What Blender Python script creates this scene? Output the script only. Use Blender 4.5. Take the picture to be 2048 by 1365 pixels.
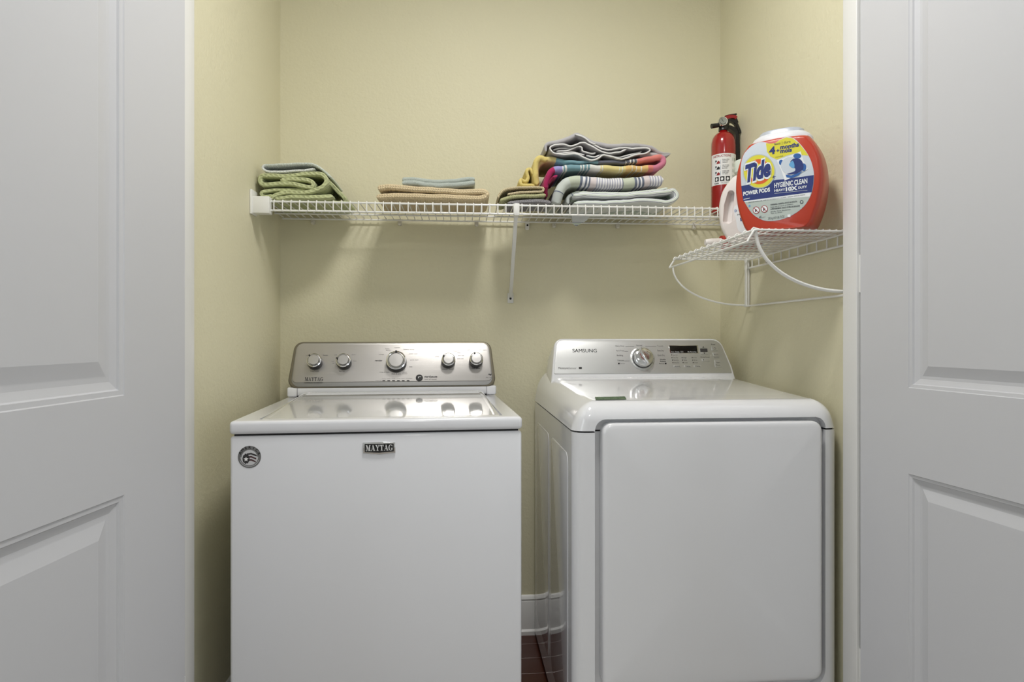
import bpy, bmesh, math, random
from mathutils import Vector, Matrix, noise
random.seed(7)
for o in list(bpy.data.objects): bpy.data.objects.remove(o, do_unlink=True)
SC = bpy.context.scene
COL = SC.collection
R = math.radians

# ------------------------------------------------------------------ camera
FPX, YAW, CAMH, HORIZON = 1260.0, R(4.5), 1.10, 675.0
cam_d = bpy.data.cameras.new('camera')
cam_d.sensor_width = 36.0
cam_d.lens = 36.0 * FPX / 2048.0
cam_d.shift_y = -(682.5 - HORIZON) / 2048.0
cam_d.clip_start = 0.02
cam = bpy.data.objects.new('camera', cam_d); COL.objects.link(cam)
cam.location = (0, 0, CAMH); cam.rotation_euler = (R(90), 0, -YAW)
SC.camera = cam

# ------------------------------------------------------------------ sky / exposure
w = bpy.data.worlds.new('sky'); SC.world = w; w.use_nodes = True
bg = w.node_tree.nodes['Background']
bg.inputs[0].default_value = (0.90, 0.96, 1.0, 1); bg.inputs[1].default_value = 3.0
vs = SC.view_settings
vs.view_transform = 'Standard'; vs.look = 'None'; vs.gamma = 1.0; vs.use_curve_mapping = False
vs.exposure = 0.0

# window light: portals in the window openings of the room the camera stands in (added in unseen side walls to brighten the closet's sides)
ROOM_Y, ROOM_XL, ROOM_XR, ROOM_H = -3.0, -2.3, 2.6, 2.74
WINS = [(-1, -2.55, -0.75, 0.55, 2.25), (1, -2.55, -0.75, 0.55, 2.25)]      # side, y0, y1, z0, z1
for sd, y0, y1, z0, z1 in WINS:
    ld = bpy.data.lights.new('window_portal', 'AREA'); ld.shape = 'RECTANGLE'
    ld.size = z1 - z0; ld.size_y = y1 - y0; ld.cycles.is_portal = True
    lo = bpy.data.objects.new('window_portal', ld); COL.objects.link(lo)
    lo.location = ((ROOM_XL - .12) if sd < 0 else (ROOM_XR + .12), (y0 + y1) / 2, (z0 + z1) / 2); lo.rotation_euler = (0, R(-90 if sd < 0 else 90), 0)
LAMPS = [(0.15, -1.1), (0.18, 1.15)]
LAMP_W = [11.0, 17.0]

# ------------------------------------------------------------------ helpers
def lin(c):
    out = []
    for v in c[:3]:
        v = v / 255.0
        out.append(v / 12.92 if v <= 0.04045 else ((v + 0.055) / 1.055) ** 2.4)
    return (out[0], out[1], out[2], 1.0)

def base_mat(name, col, rough=0.5, metal=0.0, coat=0.0, spec=None, ior=None):
    m = bpy.data.materials.new(name); m.use_nodes = True
    nt = m.node_tree; b = nt.nodes['Principled BSDF']
    b.inputs['Base Color'].default_value = lin(col)
    b.inputs['Roughness'].default_value = rough
    b.inputs['Metallic'].default_value = metal
    if coat: b.inputs['Coat Weight'].default_value = coat; b.inputs['Coat Roughness'].default_value = 0.06
    if spec is not None: b.inputs['Specular IOR Level'].default_value = spec
    return m, nt, b

def mat(name, col, rough=0.5, metal=0.0, coat=0.0, bump=None, spec=None, vary=0.0):
    m, nt, b = base_mat(name, col, rough, metal, coat, spec)
    if bump or vary:
        tc = nt.nodes.new('ShaderNodeTexCoord')
    if bump:
        sc, st, dist = bump
        n = nt.nodes.new('ShaderNodeTexNoise'); n.inputs['Scale'].default_value = sc; n.inputs['Detail'].default_value = 3
        bp = nt.nodes.new('ShaderNodeBump'); bp.inputs['Strength'].default_value = st; bp.inputs['Distance'].default_value = dist
        nt.links.new(tc.outputs['Object'], n.inputs['Vector']); nt.links.new(n.outputs['Fac'], bp.inputs['Height'])
        nt.links.new(bp.outputs['Normal'], b.inputs['Normal'])
    if vary:
        n2 = nt.nodes.new('ShaderNodeTexNoise'); n2.inputs['Scale'].default_value = 3.0
        mx = nt.nodes.new('ShaderNodeMix'); mx.data_type = 'RGBA'
        c = lin(col); mx.inputs['A'].default_value = tuple(v * (1 - vary) for v in c[:3]) + (1,); mx.inputs['B'].default_value = tuple(min(1, v * (1 + vary)) for v in c[:3]) + (1,)
        nt.links.new(tc.outputs['Object'], n2.inputs['Vector']); nt.links.new(n2.outputs['Fac'], mx.inputs['Factor']); nt.links.new(mx.outputs['Result'], b.inputs['Base Color'])
    return m

def wall_mat(name, col):
    # orange-peel paint
    m, nt, b = base_mat(name, col, 0.55, spec=0.35)
    tc = nt.nodes.new('ShaderNodeTexCoord')
    n = nt.nodes.new('ShaderNodeTexNoise'); n.inputs['Scale'].default_value = 120; n.inputs['Detail'].default_value = 4
    n2 = nt.nodes.new('ShaderNodeTexNoise'); n2.inputs['Scale'].default_value = 55; n2.inputs['Detail'].default_value = 2
    ad = nt.nodes.new('ShaderNodeMath'); ad.operation = 'ADD'
    bp = nt.nodes.new('ShaderNodeBump'); bp.inputs['Strength'].default_value = 0.26; bp.inputs['Distance'].default_value = 0.004
    for q in (n, n2): nt.links.new(tc.outputs['Object'], q.inputs['Vector'])
    nt.links.new(n.outputs['Fac'], ad.inputs[0]); nt.links.new(n2.outputs['Fac'], ad.inputs[1])
    nt.links.new(ad.outputs[0], bp.inputs['Height']); nt.links.new(bp.outputs['Normal'], b.inputs['Normal'])
    return m

def brushed(name, col, rough=0.34):
    m, nt, b = base_mat(name, col, rough, 1.0)
    tc = nt.nodes.new('ShaderNodeTexCoord'); mp = nt.nodes.new('ShaderNodeMapping'); mp.inputs['Scale'].default_value = (3, 900, 900)
    n = nt.nodes.new('ShaderNodeTexNoise'); n.inputs['Scale'].default_value = 1.0; n.inputs['Detail'].default_value = 2
    bp = nt.nodes.new('ShaderNodeBump'); bp.inputs['Strength'].default_value = 0.12; bp.inputs['Distance'].default_value = 0.001
    nt.links.new(tc.outputs['Object'], mp.inputs['Vector']); nt.links.new(mp.outputs['Vector'], n.inputs['Vector'])
    nt.links.new(n.outputs['Fac'], bp.inputs['Height']); nt.links.new(bp.outputs['Normal'], b.inputs['Normal'])
    return m

def cloth_mat(name, cols, axis=0, knit='terry', period=0.004, strength=0.6, jitter=0.0, dist=0.003):
    """cols: a single colour or a list of (position in metres, colour) steps along the UV axis."""
    m, nt, b = base_mat(name, (200, 200, 200), 0.95, spec=0.15)
    N, L = nt.nodes, nt.links
    b.inputs['Sheen Weight'].default_value = 0.15
    uv = N.new('ShaderNodeUVMap'); uv.uv_map = 'UVMap'
    sep = N.new('ShaderNodeSeparateXYZ'); L.new(uv.outputs[0], sep.inputs[0])
    if isinstance(cols, list):
        src = sep.outputs[axis]
        if jitter:
            nz = N.new('ShaderNodeTexNoise'); nz.inputs['Scale'].default_value = 260; nz.inputs['Detail'].default_value = 1
            L.new(uv.outputs[0], nz.inputs['Vector'])
            ma = N.new('ShaderNodeMath'); ma.operation = 'MULTIPLY_ADD'; ma.inputs[1].default_value = jitter
            L.new(nz.outputs['Fac'], ma.inputs[0]); L.new(src, ma.inputs[2]); src = ma.outputs[0]
        prev = None
        for k in range(0, len(cols), 28):
            ch = cols[k:k + 28]; lo, hi = ch[0][0], ch[-1][0] + 0.02
            mr = N.new('ShaderNodeMapRange'); mr.inputs['From Min'].default_value = lo; mr.inputs['From Max'].default_value = hi
            L.new(src, mr.inputs['Value'])
            rp = N.new('ShaderNodeValToRGB'); rp.color_ramp.interpolation = 'CONSTANT'
            el = rp.color_ramp.elements
            while len(el) > 1: el.remove(el[-1])
            for i, (p, c) in enumerate(ch):
                e = el[0] if i == 0 else el.new(min(1, (p - lo) / (hi - lo)))
                if i == 0: e.position = 0
                e.color = lin(c)
            L.new(mr.outputs[0], rp.inputs['Fac'])
            if prev is None: prev = rp.outputs['Color']
            else:
                gt = N.new('ShaderNodeMath'); gt.operation = 'GREATER_THAN'; gt.inputs[1].default_value = lo; L.new(src, gt.inputs[0])
                mx = N.new('ShaderNodeMix'); mx.data_type = 'RGBA'; L.new(gt.outputs[0], mx.inputs['Factor'])
                L.new(prev, mx.inputs['A']); L.new(rp.outputs['Color'], mx.inputs['B']); prev = mx.outputs['Result']
        colsock = prev
    else:
        rgb = N.new('ShaderNodeRGB'); rgb.outputs[0].default_value = lin(cols); colsock = rgb.outputs[0]
    hs = None
    k = 2 * math.pi / (20 * period)
    if knit in ('waffle', 'rib', 'cable'):
        def wave(direction, scale, distort=0):
            wv = N.new('ShaderNodeTexWave'); wv.bands_direction = direction; wv.inputs['Scale'].default_value = scale
            wv.inputs['Distortion'].default_value = distort; wv.inputs['Detail Scale'].default_value = 2
            L.new(uv.outputs[0], wv.inputs['Vector']); return wv.outputs['Fac']
        if knit == 'rib': hs = wave('X', k, 0.4)
        elif knit == 'cable':
            a = wave('DIAGONAL', k, 1.5); c = wave('Y', k * 0.7, 1.0)
            mu = N.new('ShaderNodeMath'); mu.operation = 'MULTIPLY_ADD'; mu.inputs[1].default_value = 0.7
            L.new(a, mu.inputs[0]); L.new(c, mu.inputs[2]); hs = mu.outputs[0]
        else:
            a = wave('X', k, 0.5); c = wave('Y', k, 0.5)
            mu = N.new('ShaderNodeMath'); mu.operation = 'MULTIPLY'; L.new(a, mu.inputs[0]); L.new(c, mu.inputs[1]); hs = mu.outputs[0]
    nz = N.new('ShaderNodeTexNoise'); nz.inputs['Scale'].default_value = 420 if knit != 'weave' else 900; nz.inputs['Detail'].default_value = 3
    L.new(uv.outputs[0], nz.inputs['Vector'])
    if hs is None: hs = nz.outputs['Fac']
    else:
        ad = N.new('ShaderNodeMath'); ad.operation = 'MULTIPLY_ADD'; ad.inputs[1].default_value = 0.35
        L.new(nz.outputs['Fac'], ad.inputs[0]); L.new(hs, ad.inputs[2]); hs = ad.outputs[0]
    bp = N.new('ShaderNodeBump'); bp.inputs['Strength'].default_value = strength; bp.inputs['Distance'].default_value = dist
    L.new(hs, bp.inputs['Height']); L.new(bp.outputs['Normal'], b.inputs['Normal'])
    mx = N.new('ShaderNodeMix'); mx.data_type = 'RGBA'; mx.blend_type = 'MULTIPLY'; mx.inputs['Factor'].default_value = 0.45 if knit in ('waffle', 'cable', 'rib') else 0.2
    mr = N.new('ShaderNodeMapRange'); mr.inputs['To Min'].default_value = 0.72; mr.inputs['To Max'].default_value = 1.2
    L.new(hs, mr.inputs['Value']); L.new(colsock, mx.inputs['A']); L.new(mr.outputs[0], mx.inputs['B'])
    L.new(mx.outputs['Result'], b.inputs['Base Color'])
    return m

class MB:
    def __init__(s): s.v = []; s.f = []; s.uv = None
    def add(s, v, f, M=None):
        k = len(s.v)
        s.v += [tuple(M @ Vector(p)) for p in v] if M else [tuple(p) for p in v]
        s.f += [tuple(i + k for i in q) for q in f]; return s
    def box(s, x0, x1, y0, y1, z0, z1, r=0.0, seg=3, M=None):
        if r <= 0:
            v = [(x, y, z) for z in (z0, z1) for y in (y0, y1) for x in (x0, x1)]
            f = [(0, 2, 3, 1), (4, 5, 7, 6), (0, 1, 5, 4), (2, 6, 7, 3), (0, 4, 6, 2), (1, 3, 7, 5)]
            return s.add(v, f, M)
        bm = bmesh.new(); bmesh.ops.create_cube(bm, size=1)
        for v in bm.verts: v.co = Vector(((x0 + x1) / 2 + v.co.x * (x1 - x0), (y0 + y1) / 2 + v.co.y * (y1 - y0), (z0 + z1) / 2 + v.co.z * (z1 - z0)))
        bmesh.ops.bevel(bm, geom=list(bm.edges), offset=r, segments=seg, profile=0.5, affect='EDGES')
        return s.bm(bm, M)
    def bm(s, bm, M=None):
        bm.verts.ensure_lookup_table(); bm.verts.index_update()
        s.add([v.co.copy() for v in bm.verts], [tuple(v.index for v in f.verts) for f in bm.faces], M); bm.free(); return s
    def tube(s, pts, r, seg=8, M=None, caps=True):
        pts = [Vector(p) for p in pts]; n = len(pts)
        rr = r if isinstance(r, (list, tuple)) else [r] * n
        t0 = (pts[1] - pts[0]).normalized()
        up = Vector((0, 0, 1)) if abs(t0.z) < 0.9 else Vector((1, 0, 0))
        nv = t0.cross(up).normalized(); v = []; f = []
        for i in range(n):
            if i == 0: t = t0
            elif i == n - 1: t = (pts[i] - pts[i - 1]).normalized()
            else:
                t = ((pts[i] - pts[i - 1]).normalized() + (pts[i + 1] - pts[i]).normalized())
                t = t.normalized() if t.length > 1e-6 else (pts[i + 1] - pts[i]).normalized()
            nv = (nv - t * nv.dot(t)).normalized(); bv = t.cross(nv)
            for k in range(seg):
                a = 2 * math.pi * k / seg
                v.append(pts[i] + (nv * math.cos(a) + bv * math.sin(a)) * rr[i])
        for i in range(n - 1):
            for k in range(seg):
                a, b_ = i * seg + k, i * seg + (k + 1) % seg
                f.append((a, b_, b_ + seg, a + seg))
        if caps: f.append(tuple(reversed(range(seg)))); f.append(tuple(range((n - 1) * seg, n * seg)))
        return s.add(v, f, M)
    def lathe(s, prof, seg=32, M=None, a0=0, a1=360):
        full = abs(a1 - a0) >= 360; n = seg if full else seg + 1; v = []; f = []
        for (r, z) in prof:
            for k in range(n):
                a = R(a0 + (a1 - a0) * k / seg); v.append((r * math.cos(a), r * math.sin(a), z))
        for i in range(len(prof) - 1):
            for k in range(seg):
                a, b_ = i * n + k, i * n + (k + 1) % n
                f.append((a, b_, b_ + n, a + n))
        if full:
            if prof[0][0] > 1e-6: f.append(tuple(reversed(range(n))))
            if prof[-1][0] > 1e-6: f.append(tuple(range((len(prof) - 1) * n, len(prof) * n)))
        return s.add(v, f, M)
    def loft(s, rings, M=None, caps=True):
        n = len(rings[0]); v = [p for r_ in rings for p in r_]; f = []
        for i in range(len(rings) - 1):
            for k in range(n):
                a, b_ = i * n + k, i * n + (k + 1) % n
                f.append((a, b_, b_ + n, a + n))
        if caps: f.append(tuple(reversed(range(n)))); f.append(tuple(range((len(rings) - 1) * n, len(rings) * n)))
        return s.add(v, f, M)
    def build(s, name, m, parent=None, smooth=40, loc=None, rot=None):
        me = bpy.data.meshes.new(name); me.from_pydata(s.v, [], s.f); me.update()
        bm = bmesh.new(); bm.from_mesh(me); bmesh.ops.recalc_face_normals(bm, faces=list(bm.faces)); bm.to_mesh(me); bm.free()
        if s.uv:
            l = me.uv_layers.new(name='UVMap')
            for lp in me.loops: l.data[lp.index].uv = s.uv[lp.vertex_index]
        if smooth:
            me.polygons.foreach_set('use_smooth', [True] * len(me.polygons)); me.set_sharp_from_angle(angle=R(smooth))
        me.materials.append(m)
        o = bpy.data.objects.new(name, me); COL.objects.link(o)
        if parent: o.parent = parent
        if loc: o.location = loc
        if rot: o.rotation_euler = rot
        return o

def copy_part(o, parent, loc):
    c = o.copy(); COL.objects.link(c); c.parent = parent; c.location = loc; return c
def tag(o, label, cat, group=None):
    o['label'] = label; o['category'] = cat
    if group: o['group'] = group
    return o
def thing(name, label, cat, loc=(0, 0, 0), rz=0, group=None):
    o = bpy.data.objects.new(name, None); COL.objects.link(o); o.empty_display_size = 0.05
    o.location = loc; o.rotation_euler = (0, 0, rz); tag(o, label, cat, group); return o
def struct(o, label=None):
    o['kind'] = 'structure'
    if label: o['label'] = label
    return o
def rootM(loc, rz): return Matrix.Translation(loc) @ Matrix.Rotation(rz, 4, 'Z')

def rrect(x0, y0, x1, y1, r, n=6):
    return round_poly([(x0, y0), (x1, y0), (x1, y1), (x0, y1)], [r] * 4 if not isinstance(r, (list, tuple)) else r, n)
def round_poly(pts, rad, n=6):
    out = []; m = len(pts)
    for i in range(m):
        p = Vector(pts[i]); a = Vector(pts[i - 1]); b_ = Vector(pts[(i + 1) % m]); r = rad[i]
        if r <= 0: out.append(tuple(p)); continue
        da, db = (a - p).normalized(), (b_ - p).normalized()
        ang = da.angle(db); d = r / math.tan(ang / 2)
        c = p + (da + db).normalized() * (r / math.sin(ang / 2))
        s0, s1 = p + da * d - c, p + db * d - c
        t0 = math.atan2(s0.y, s0.x); dt = math.atan2(s1.y, s1.x) - t0
        while dt > math.pi: dt -= 2 * math.pi
        while dt < -math.pi: dt += 2 * math.pi
        for k in range(n + 1): out.append((c.x + r * math.cos(t0 + dt * k / n), c.y + r * math.sin(t0 + dt * k / n)))
    return out
def inset(poly, d):
    n = len(poly); out = []; area = sum(poly[i][0] * poly[(i + 1) % n][1] - poly[(i + 1) % n][0] * poly[i][1] for i in range(n))
    sg = 1 if area > 0 else -1
    for i in range(n):
        a, p, b_ = Vector(poly[i - 1]), Vector(poly[i]), Vector(poly[(i + 1) % n])
        e1, e2 = p - a, b_ - p
        if e1.length < 1e-9: e1 = e2
        if e2.length < 1e-9: e2 = e1
        n1 = Vector((-e1.y, e1.x)).normalized() * sg; n2 = Vector((-e2.y, e2.x)).normalized() * sg
        nn = n1 + n2
        if nn.length < 1e-6: nn = n1
        nn.normalize(); k = 1 / max(0.5, nn.dot(n1))
        out.append(tuple(p + nn * d * k))
    return out
def spline(pts, per=8, closed=False):
    P = [Vector(p) for p in pts]; n = len(P); out = []
    def g(i):
        if closed: return P[i % n]
        if i < 0: return 2 * P[0] - P[1]
        if i >= n: return 2 * P[-1] - P[-2]
        return P[i]
    for i in range(n if closed else n - 1):
        a, b_, c, d = g(i - 1), g(i), g(i + 1), g(i + 2)
        for k in range(per):
            t = k / per
            out.append(0.5 * ((2 * b_) + (c - a) * t + (2 * a - 5 * b_ + 4 * c - d) * t * t + (3 * b_ - a - 3 * c + d) * t ** 3))
    if not closed: out.append(P[-1].copy())
    return out

# ---- photo measurements: a pixel of the photograph as a point on a real plane of the place
_c, _s = math.cos(YAW), math.sin(YAW)
def ray(x, y):
    u, v = (x - 1024) / FPX, (HORIZON - y) / FPX
    return Vector((u * _c + _s, _c - u * _s, v))
def at_y(x, y, Y):
    d = ray(x, y); t = Y / d.y
    return Vector((d.x * t, Y, CAMH + d.z * t))
class Plane:
    """flat face of a thing, in that thing's own coordinates"""
    def __init__(s, M, O, ex, ey):
        s.M = M; s.O = Vector(O); s.ex = Vector(ex).normalized(); s.ey = Vector(ey).normalized(); s.n = s.ex.cross(s.ey)
        s.I = M.inverted()
    def px(s, x, y):
        c = s.I @ Vector((0, 0, CAMH)); d = s.I.to_3x3() @ ray(x, y)
        t = (s.O - c).dot(s.n) / d.dot(s.n); p = c + d * t - s.O
        return (p.dot(s.ex), p.dot(s.ey))
    def pt(s, a, b_, h=0): return s.O + s.ex * a + s.ey * b_ + s.n * h
    def frame(s, a, b_, h=0):
        p = s.pt(a, b_, h)
        return Matrix(((s.ex.x, s.ey.x, s.n.x, p.x), (s.ex.y, s.ey.y, s.n.y, p.y), (s.ex.z, s.ey.z, s.n.z, p.z), (0, 0, 0, 1)))
    def prism(s, mb, poly, h0, h1, bev=0.0):
        rings = [[s.pt(a, b_, h0) for a, b_ in poly]]
        if bev:
            for k in (0.0, 0.3, 0.7, 1.0):
                q = inset(poly, bev * (1 - math.cos(k * math.pi / 2)))
                rings.append([s.pt(a, b_, h1 - bev + bev * math.sin(k * math.pi / 2)) for a, b_ in q])
        else: rings.append([s.pt(a, b_, h1) for a, b_ in poly])
        return mb.loft(rings)
    def flat(s, name, poly, h, m, parent):
        mb = MB(); mb.add([s.pt(a, b_, h) for a, b_ in poly], [tuple(range(len(poly)))])
        return mb.build(name, m, parent, smooth=0)
    def flat_px(s, name, pts, h, m, parent, smooth=False):
        poly = [s.px(*p) for p in pts]
        if smooth: poly = [tuple(q) for q in spline(poly, 5, True)]
        return s.flat(name, poly, h, m, parent)

def text_geo(string, bold=0.0, shear=0.0):
    cu = bpy.data.curves.new('t', 'FONT'); cu.body = string; cu.size = 1.0; cu.resolution_u = 3
    multi = bold > 0 and 'M' in string            # capital M closes up when its outline is grown: overlay shifted copies instead
    cu.offset = 0 if multi else bold; cu.shear = shear; cu.fill_mode = 'FRONT'
    ob = bpy.data.objects.new('t', cu); me = bpy.data.meshes.new_from_object(ob)
    v0 = [tuple(p.co) for p in me.vertices]; f0 = [tuple(p.vertices) for p in me.polygons]
    v, f = [], []
    dirs = [(-bold, 0), (bold, 0)] if multi else [(0, 0)]
    for dx, dy in dirs:
        k = len(v); v += [(p[0] + dx, p[1] + dy, 0) for p in v0]; f += [tuple(i + k for i in q) for q in f0]
    bpy.data.objects.remove(ob); bpy.data.meshes.remove(me); bpy.data.curves.remove(cu)
    return v, f
CAP = 0.70
def text_on(plane, name, string, a, b_, hcap, m, parent, width=None, h=0.0005, bold=0.0, shear=0.0, ang=0.0, align='l', warp=None):
    v, f = text_geo(string, bold, shear)
    if not v: return None
    x0 = min(p[0] for p in v); x1 = max(p[0] for p in v)
    sy = hcap / CAP; sx = (width / (x1 - x0)) if width else sy
    wd = (x1 - x0) * sx; off = {'l': 0, 'c': -wd / 2, 'r': -wd}[align]
    ca, sa = math.cos(ang), math.sin(ang); vv = []
    for p in v:
        q, t = (p[0] - x0) * sx + off, p[1] * sy
        aa, bb = a + q * ca - t * sa, b_ + q * sa + t * ca
        vv.append(warp(aa, bb) if warp else plane.pt(aa, bb, h))
    mb = MB(); mb.add(vv, f); return mb.build(name, m, parent, smooth=0)
def text_px(plane, name, string, p0, p1, hpx, m, parent, h=0.0005, bold=0.0, shear=0.0):
    a0, b0 = plane.px(*p0); a1, b1 = plane.px(*p1); _, b2 = plane.px(p0[0], p0[1] - hpx)
    return text_on(plane, name, string, a0, b0, b2 - b0, m, parent, math.hypot(a1 - a0, b1 - b0), h, bold, shear, math.atan2(b1 - b0, a1 - a0))

def serif_geo(word):
    """slab-serif capitals drawn as polygons, unit cap height"""
    G = {
     'M': (1.12, [[(.14,0),(.22,0),(.22,1),(.14,1)], [(.14,1),(.38,1),(.66,.22),(.54,0)], [(.54,0),(.62,0),(.84,.82),(.84,1)], [(.78,0),(1.0,0),(1.0,1),(.78,1)],
                  [(.02,0),(.34,0),(.34,.07),(.02,.07)], [(.66,0),(1.12,0),(1.12,.07),(.66,.07)], [(.02,.93),(.3,.93),(.3,1),(.02,1)], [(.84,.93),(1.12,.93),(1.12,1),(.84,1)]]),
     'A': (1.0, [[(.12,0),(.20,0),(.50,.92),(.46,1)], [(.40,1),(.58,1),(.92,0),(.68,0),(.42,.85)], [(.26,.28),(.74,.28),(.70,.36),(.28,.36)],
                 [(0,0),(.32,0),(.32,.07),(0,.07)], [(.56,0),(1.02,0),(1.02,.07),(.56,.07)]]),
     'Y': (.94, [[(.06,1),(.30,1),(.57,.48),(.40,.42)], [(.74,1),(.84,1),(.58,.42),(.50,.50)], [(.37,0),(.59,0),(.59,.5),(.37,.5)],
                 [(.24,0),(.72,0),(.72,.07),(.24,.07)], [(-.02,.93),(.42,.93),(.42,1),(-.02,1)], [(.62,.93),(.96,.93),(.96,1),(.62,1)]]),
     'T': (.90, [[(.34,0),(.56,0),(.56,1),(.34,1)], [(.02,.91),(.88,.91),(.88,1),(.02,1)], [(.02,.68),(.07,.68),(.14,.93),(.02,.93)], [(.88,.68),(.83,.68),(.76,.93),(.88,.93)],
                 [(.2,0),(.70,0),(.70,.07),(.2,.07)]]),
    }
    v, f, x = [], [], 0.0
    for ch in word:
        if ch == 'G':
            out, inn = [], []
            for k in range(25):
                a = R(42 + (318 - 42) * k / 24)
                out.append((.48 + .48 * math.cos(a), .5 + .52 * math.sin(a)))
                th = .11 + .12 * max(0, -math.cos(a))
                inn.append((.48 + (.48 - th) * math.cos(a), .5 + (.52 - .09) * math.sin(a)))
            polys = [[out[i], out[i + 1], inn[i + 1], inn[i]] for i in range(24)]
            polys += [[(.66,.04),(.88,.04),(.88,.44),(.66,.44)], [(.52,.38),(.98,.38),(.98,.46),(.52,.46)], [(.80,.66),(.86,.66),(.86,1),(.80,.94)]]
            wd = 1.0
        else: wd, polys = G[ch]
        for p in polys:
            k = len(v); v += [(x + a, b_, 0) for a, b_ in p]; f.append(tuple(range(k, k + len(p))))
        x += wd + .04
    return v, f, x - .04
def serif_on(plane, name, word, p0, p1, hpx, m, parent, h, thick=0.0):
    a0, b0 = plane.px(*p0); a1, b1 = plane.px(*p1); _, b2 = plane.px(p0[0], p0[1] - hpx)
    v, f, wd = serif_geo(word); L = math.hypot(a1 - a0, b1 - b0); an = math.atan2(b1 - b0, a1 - a0); hc = b2 - b0
    vv = []
    for (x, y, _) in v:
        q, t = x / wd * L, y * hc
        vv.append(plane.pt(a0 + q * math.cos(an) - t * math.sin(an), b0 + q * math.sin(an) + t * math.cos(an), h))
    return MB().add(vv, f).build(name, m, parent, smooth=0)

def boolean_cut(o, cutter):
    """subtract a cutter mesh, bake the result and remove the cutter"""
    md = o.modifiers.new('b', 'BOOLEAN'); md.operation = 'DIFFERENCE'; md.object = cutter; md.solver = 'EXACT'
    bpy.context.view_layer.update()
    me = bpy.data.meshes.new_from_object(o.evaluated_get(bpy.context.evaluated_depsgraph_get()))
    o.modifiers.clear(); o.data = me
    bpy.data.objects.remove(cutter, do_unlink=True)
    me.polygons.foreach_set('use_smooth', [True] * len(me.polygons)); me.set_sharp_from_angle(angle=R(35))
    return o

# ------------------------------------------------------------------ materials
WALL = wall_mat('wall_paint', (220, 215, 186))
ROOMW = wall_mat('room_paint', (214, 214, 210))
CEIL = mat('ceiling_paint', (235, 235, 232), 0.9)
DOORM = mat('door_paint', (202, 203, 207), 0.38, bump=(160, 0.05, 0.001))
TRIM = mat('trim_paint', (226, 226, 224), 0.35)
ENAMEL = mat('white_enamel', (230, 231, 235), 0.22, coat=0.5)
GLOSSW = mat('white_gloss', (228, 229, 232), 0.10, coat=0.6)
LIDM = mat('white_lid', (226, 227, 228), 0.07, coat=0.8)
SEAM = mat('dark_seam', (28, 28, 30), 0.8)
STEEL = brushed('brushed_steel', (176, 173, 170), 0.36)
STEEL_SHADE = brushed('brushed_steel_shade', (148, 148, 147), 0.42)  # darker copy: shade of the panel's bent lower strip put into the colour
BEZEL = mat('taupe_bezel', (120, 114, 98), 0.35, 0.5)
CHROME = mat('chrome', (225, 225, 226), 0.08, 1.0)
CAPM = mat('satin_cap', (196, 194, 192), 0.30, 1.0)
BLACKP = mat('black_plastic', (20, 20, 21), 0.32)
PRINT = mat('black_print', (38, 38, 40), 0.6)
PRINTG = mat('grey_print', (104, 104, 104), 0.6)
WHITEP = mat('white_print', (235, 235, 235), 0.5)
SILVERP = mat('silver_panel', (196, 197, 196), 0.36, 0.75)
DKGREY = mat('dark_grey_plastic', (74, 74, 76), 0.3, 0.3)
WIRE = mat('wire_vinyl', (232, 232, 228), 0.32)
CLIPM = mat('clip_plastic', (214, 210, 198), 0.4)
FLOORW = mat('cherry_wood', (70, 32, 20), 0.3, bump=(60, 0.1, 0.001), vary=0.25)
ROOMF = mat('room_floor', (160, 152, 142), 0.5, vary=0.25)

# ------------------------------------------------------------------ setting
XL, XR, YB, YF = -0.655, 0.980, 2.330, 1.500
JL, JR, HEAD, CEIL_Z = -0.615, 0.947, 2.60, 2.68
def sbox(name, m, *b, r=0, label=None):
    return struct(MB().box(*b, r=r).build(name, m, smooth=40 if r else 0), label)
sbox('wall_back', WALL, XL - .1, XR + .1, YB, YB + .1, 0, CEIL_Z)
sbox('wall_left', WALL, XL - .1, XL, YF, YB, 0, CEIL_Z)
sbox('wall_right', WALL, XR, XR + .1, YF, YB, 0, CEIL_Z)
sbox('ceiling_closet', CEIL, XL - .1, XR + .1, 1.448, YB + .1, CEIL_Z, CEIL_Z + .12)
sbox('wall_front_left', ROOMW, ROOM_XL, XL, 1.452, YF, 0, ROOM_H)
sbox('wall_front_right', ROOMW, XR, ROOM_XR, 1.452, YF, 0, ROOM_H)
sbox('wall_front_header', ROOMW, XL, XR, 1.452, YF, HEAD + .03, ROOM_H)
sbox('trim_1', TRIM, XL + .0005, JL, 1.449, YF + .004, 0, HEAD, r=.002)
sbox('trim_2', TRIM, JR, XR - .0005, 1.449, YF + .004, 0, HEAD, r=.002)
sbox('trim_3', TRIM, XL + .0005, XR - .0005, 1.449, YF + .004, HEAD, HEAD + .03, r=.002)
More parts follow.
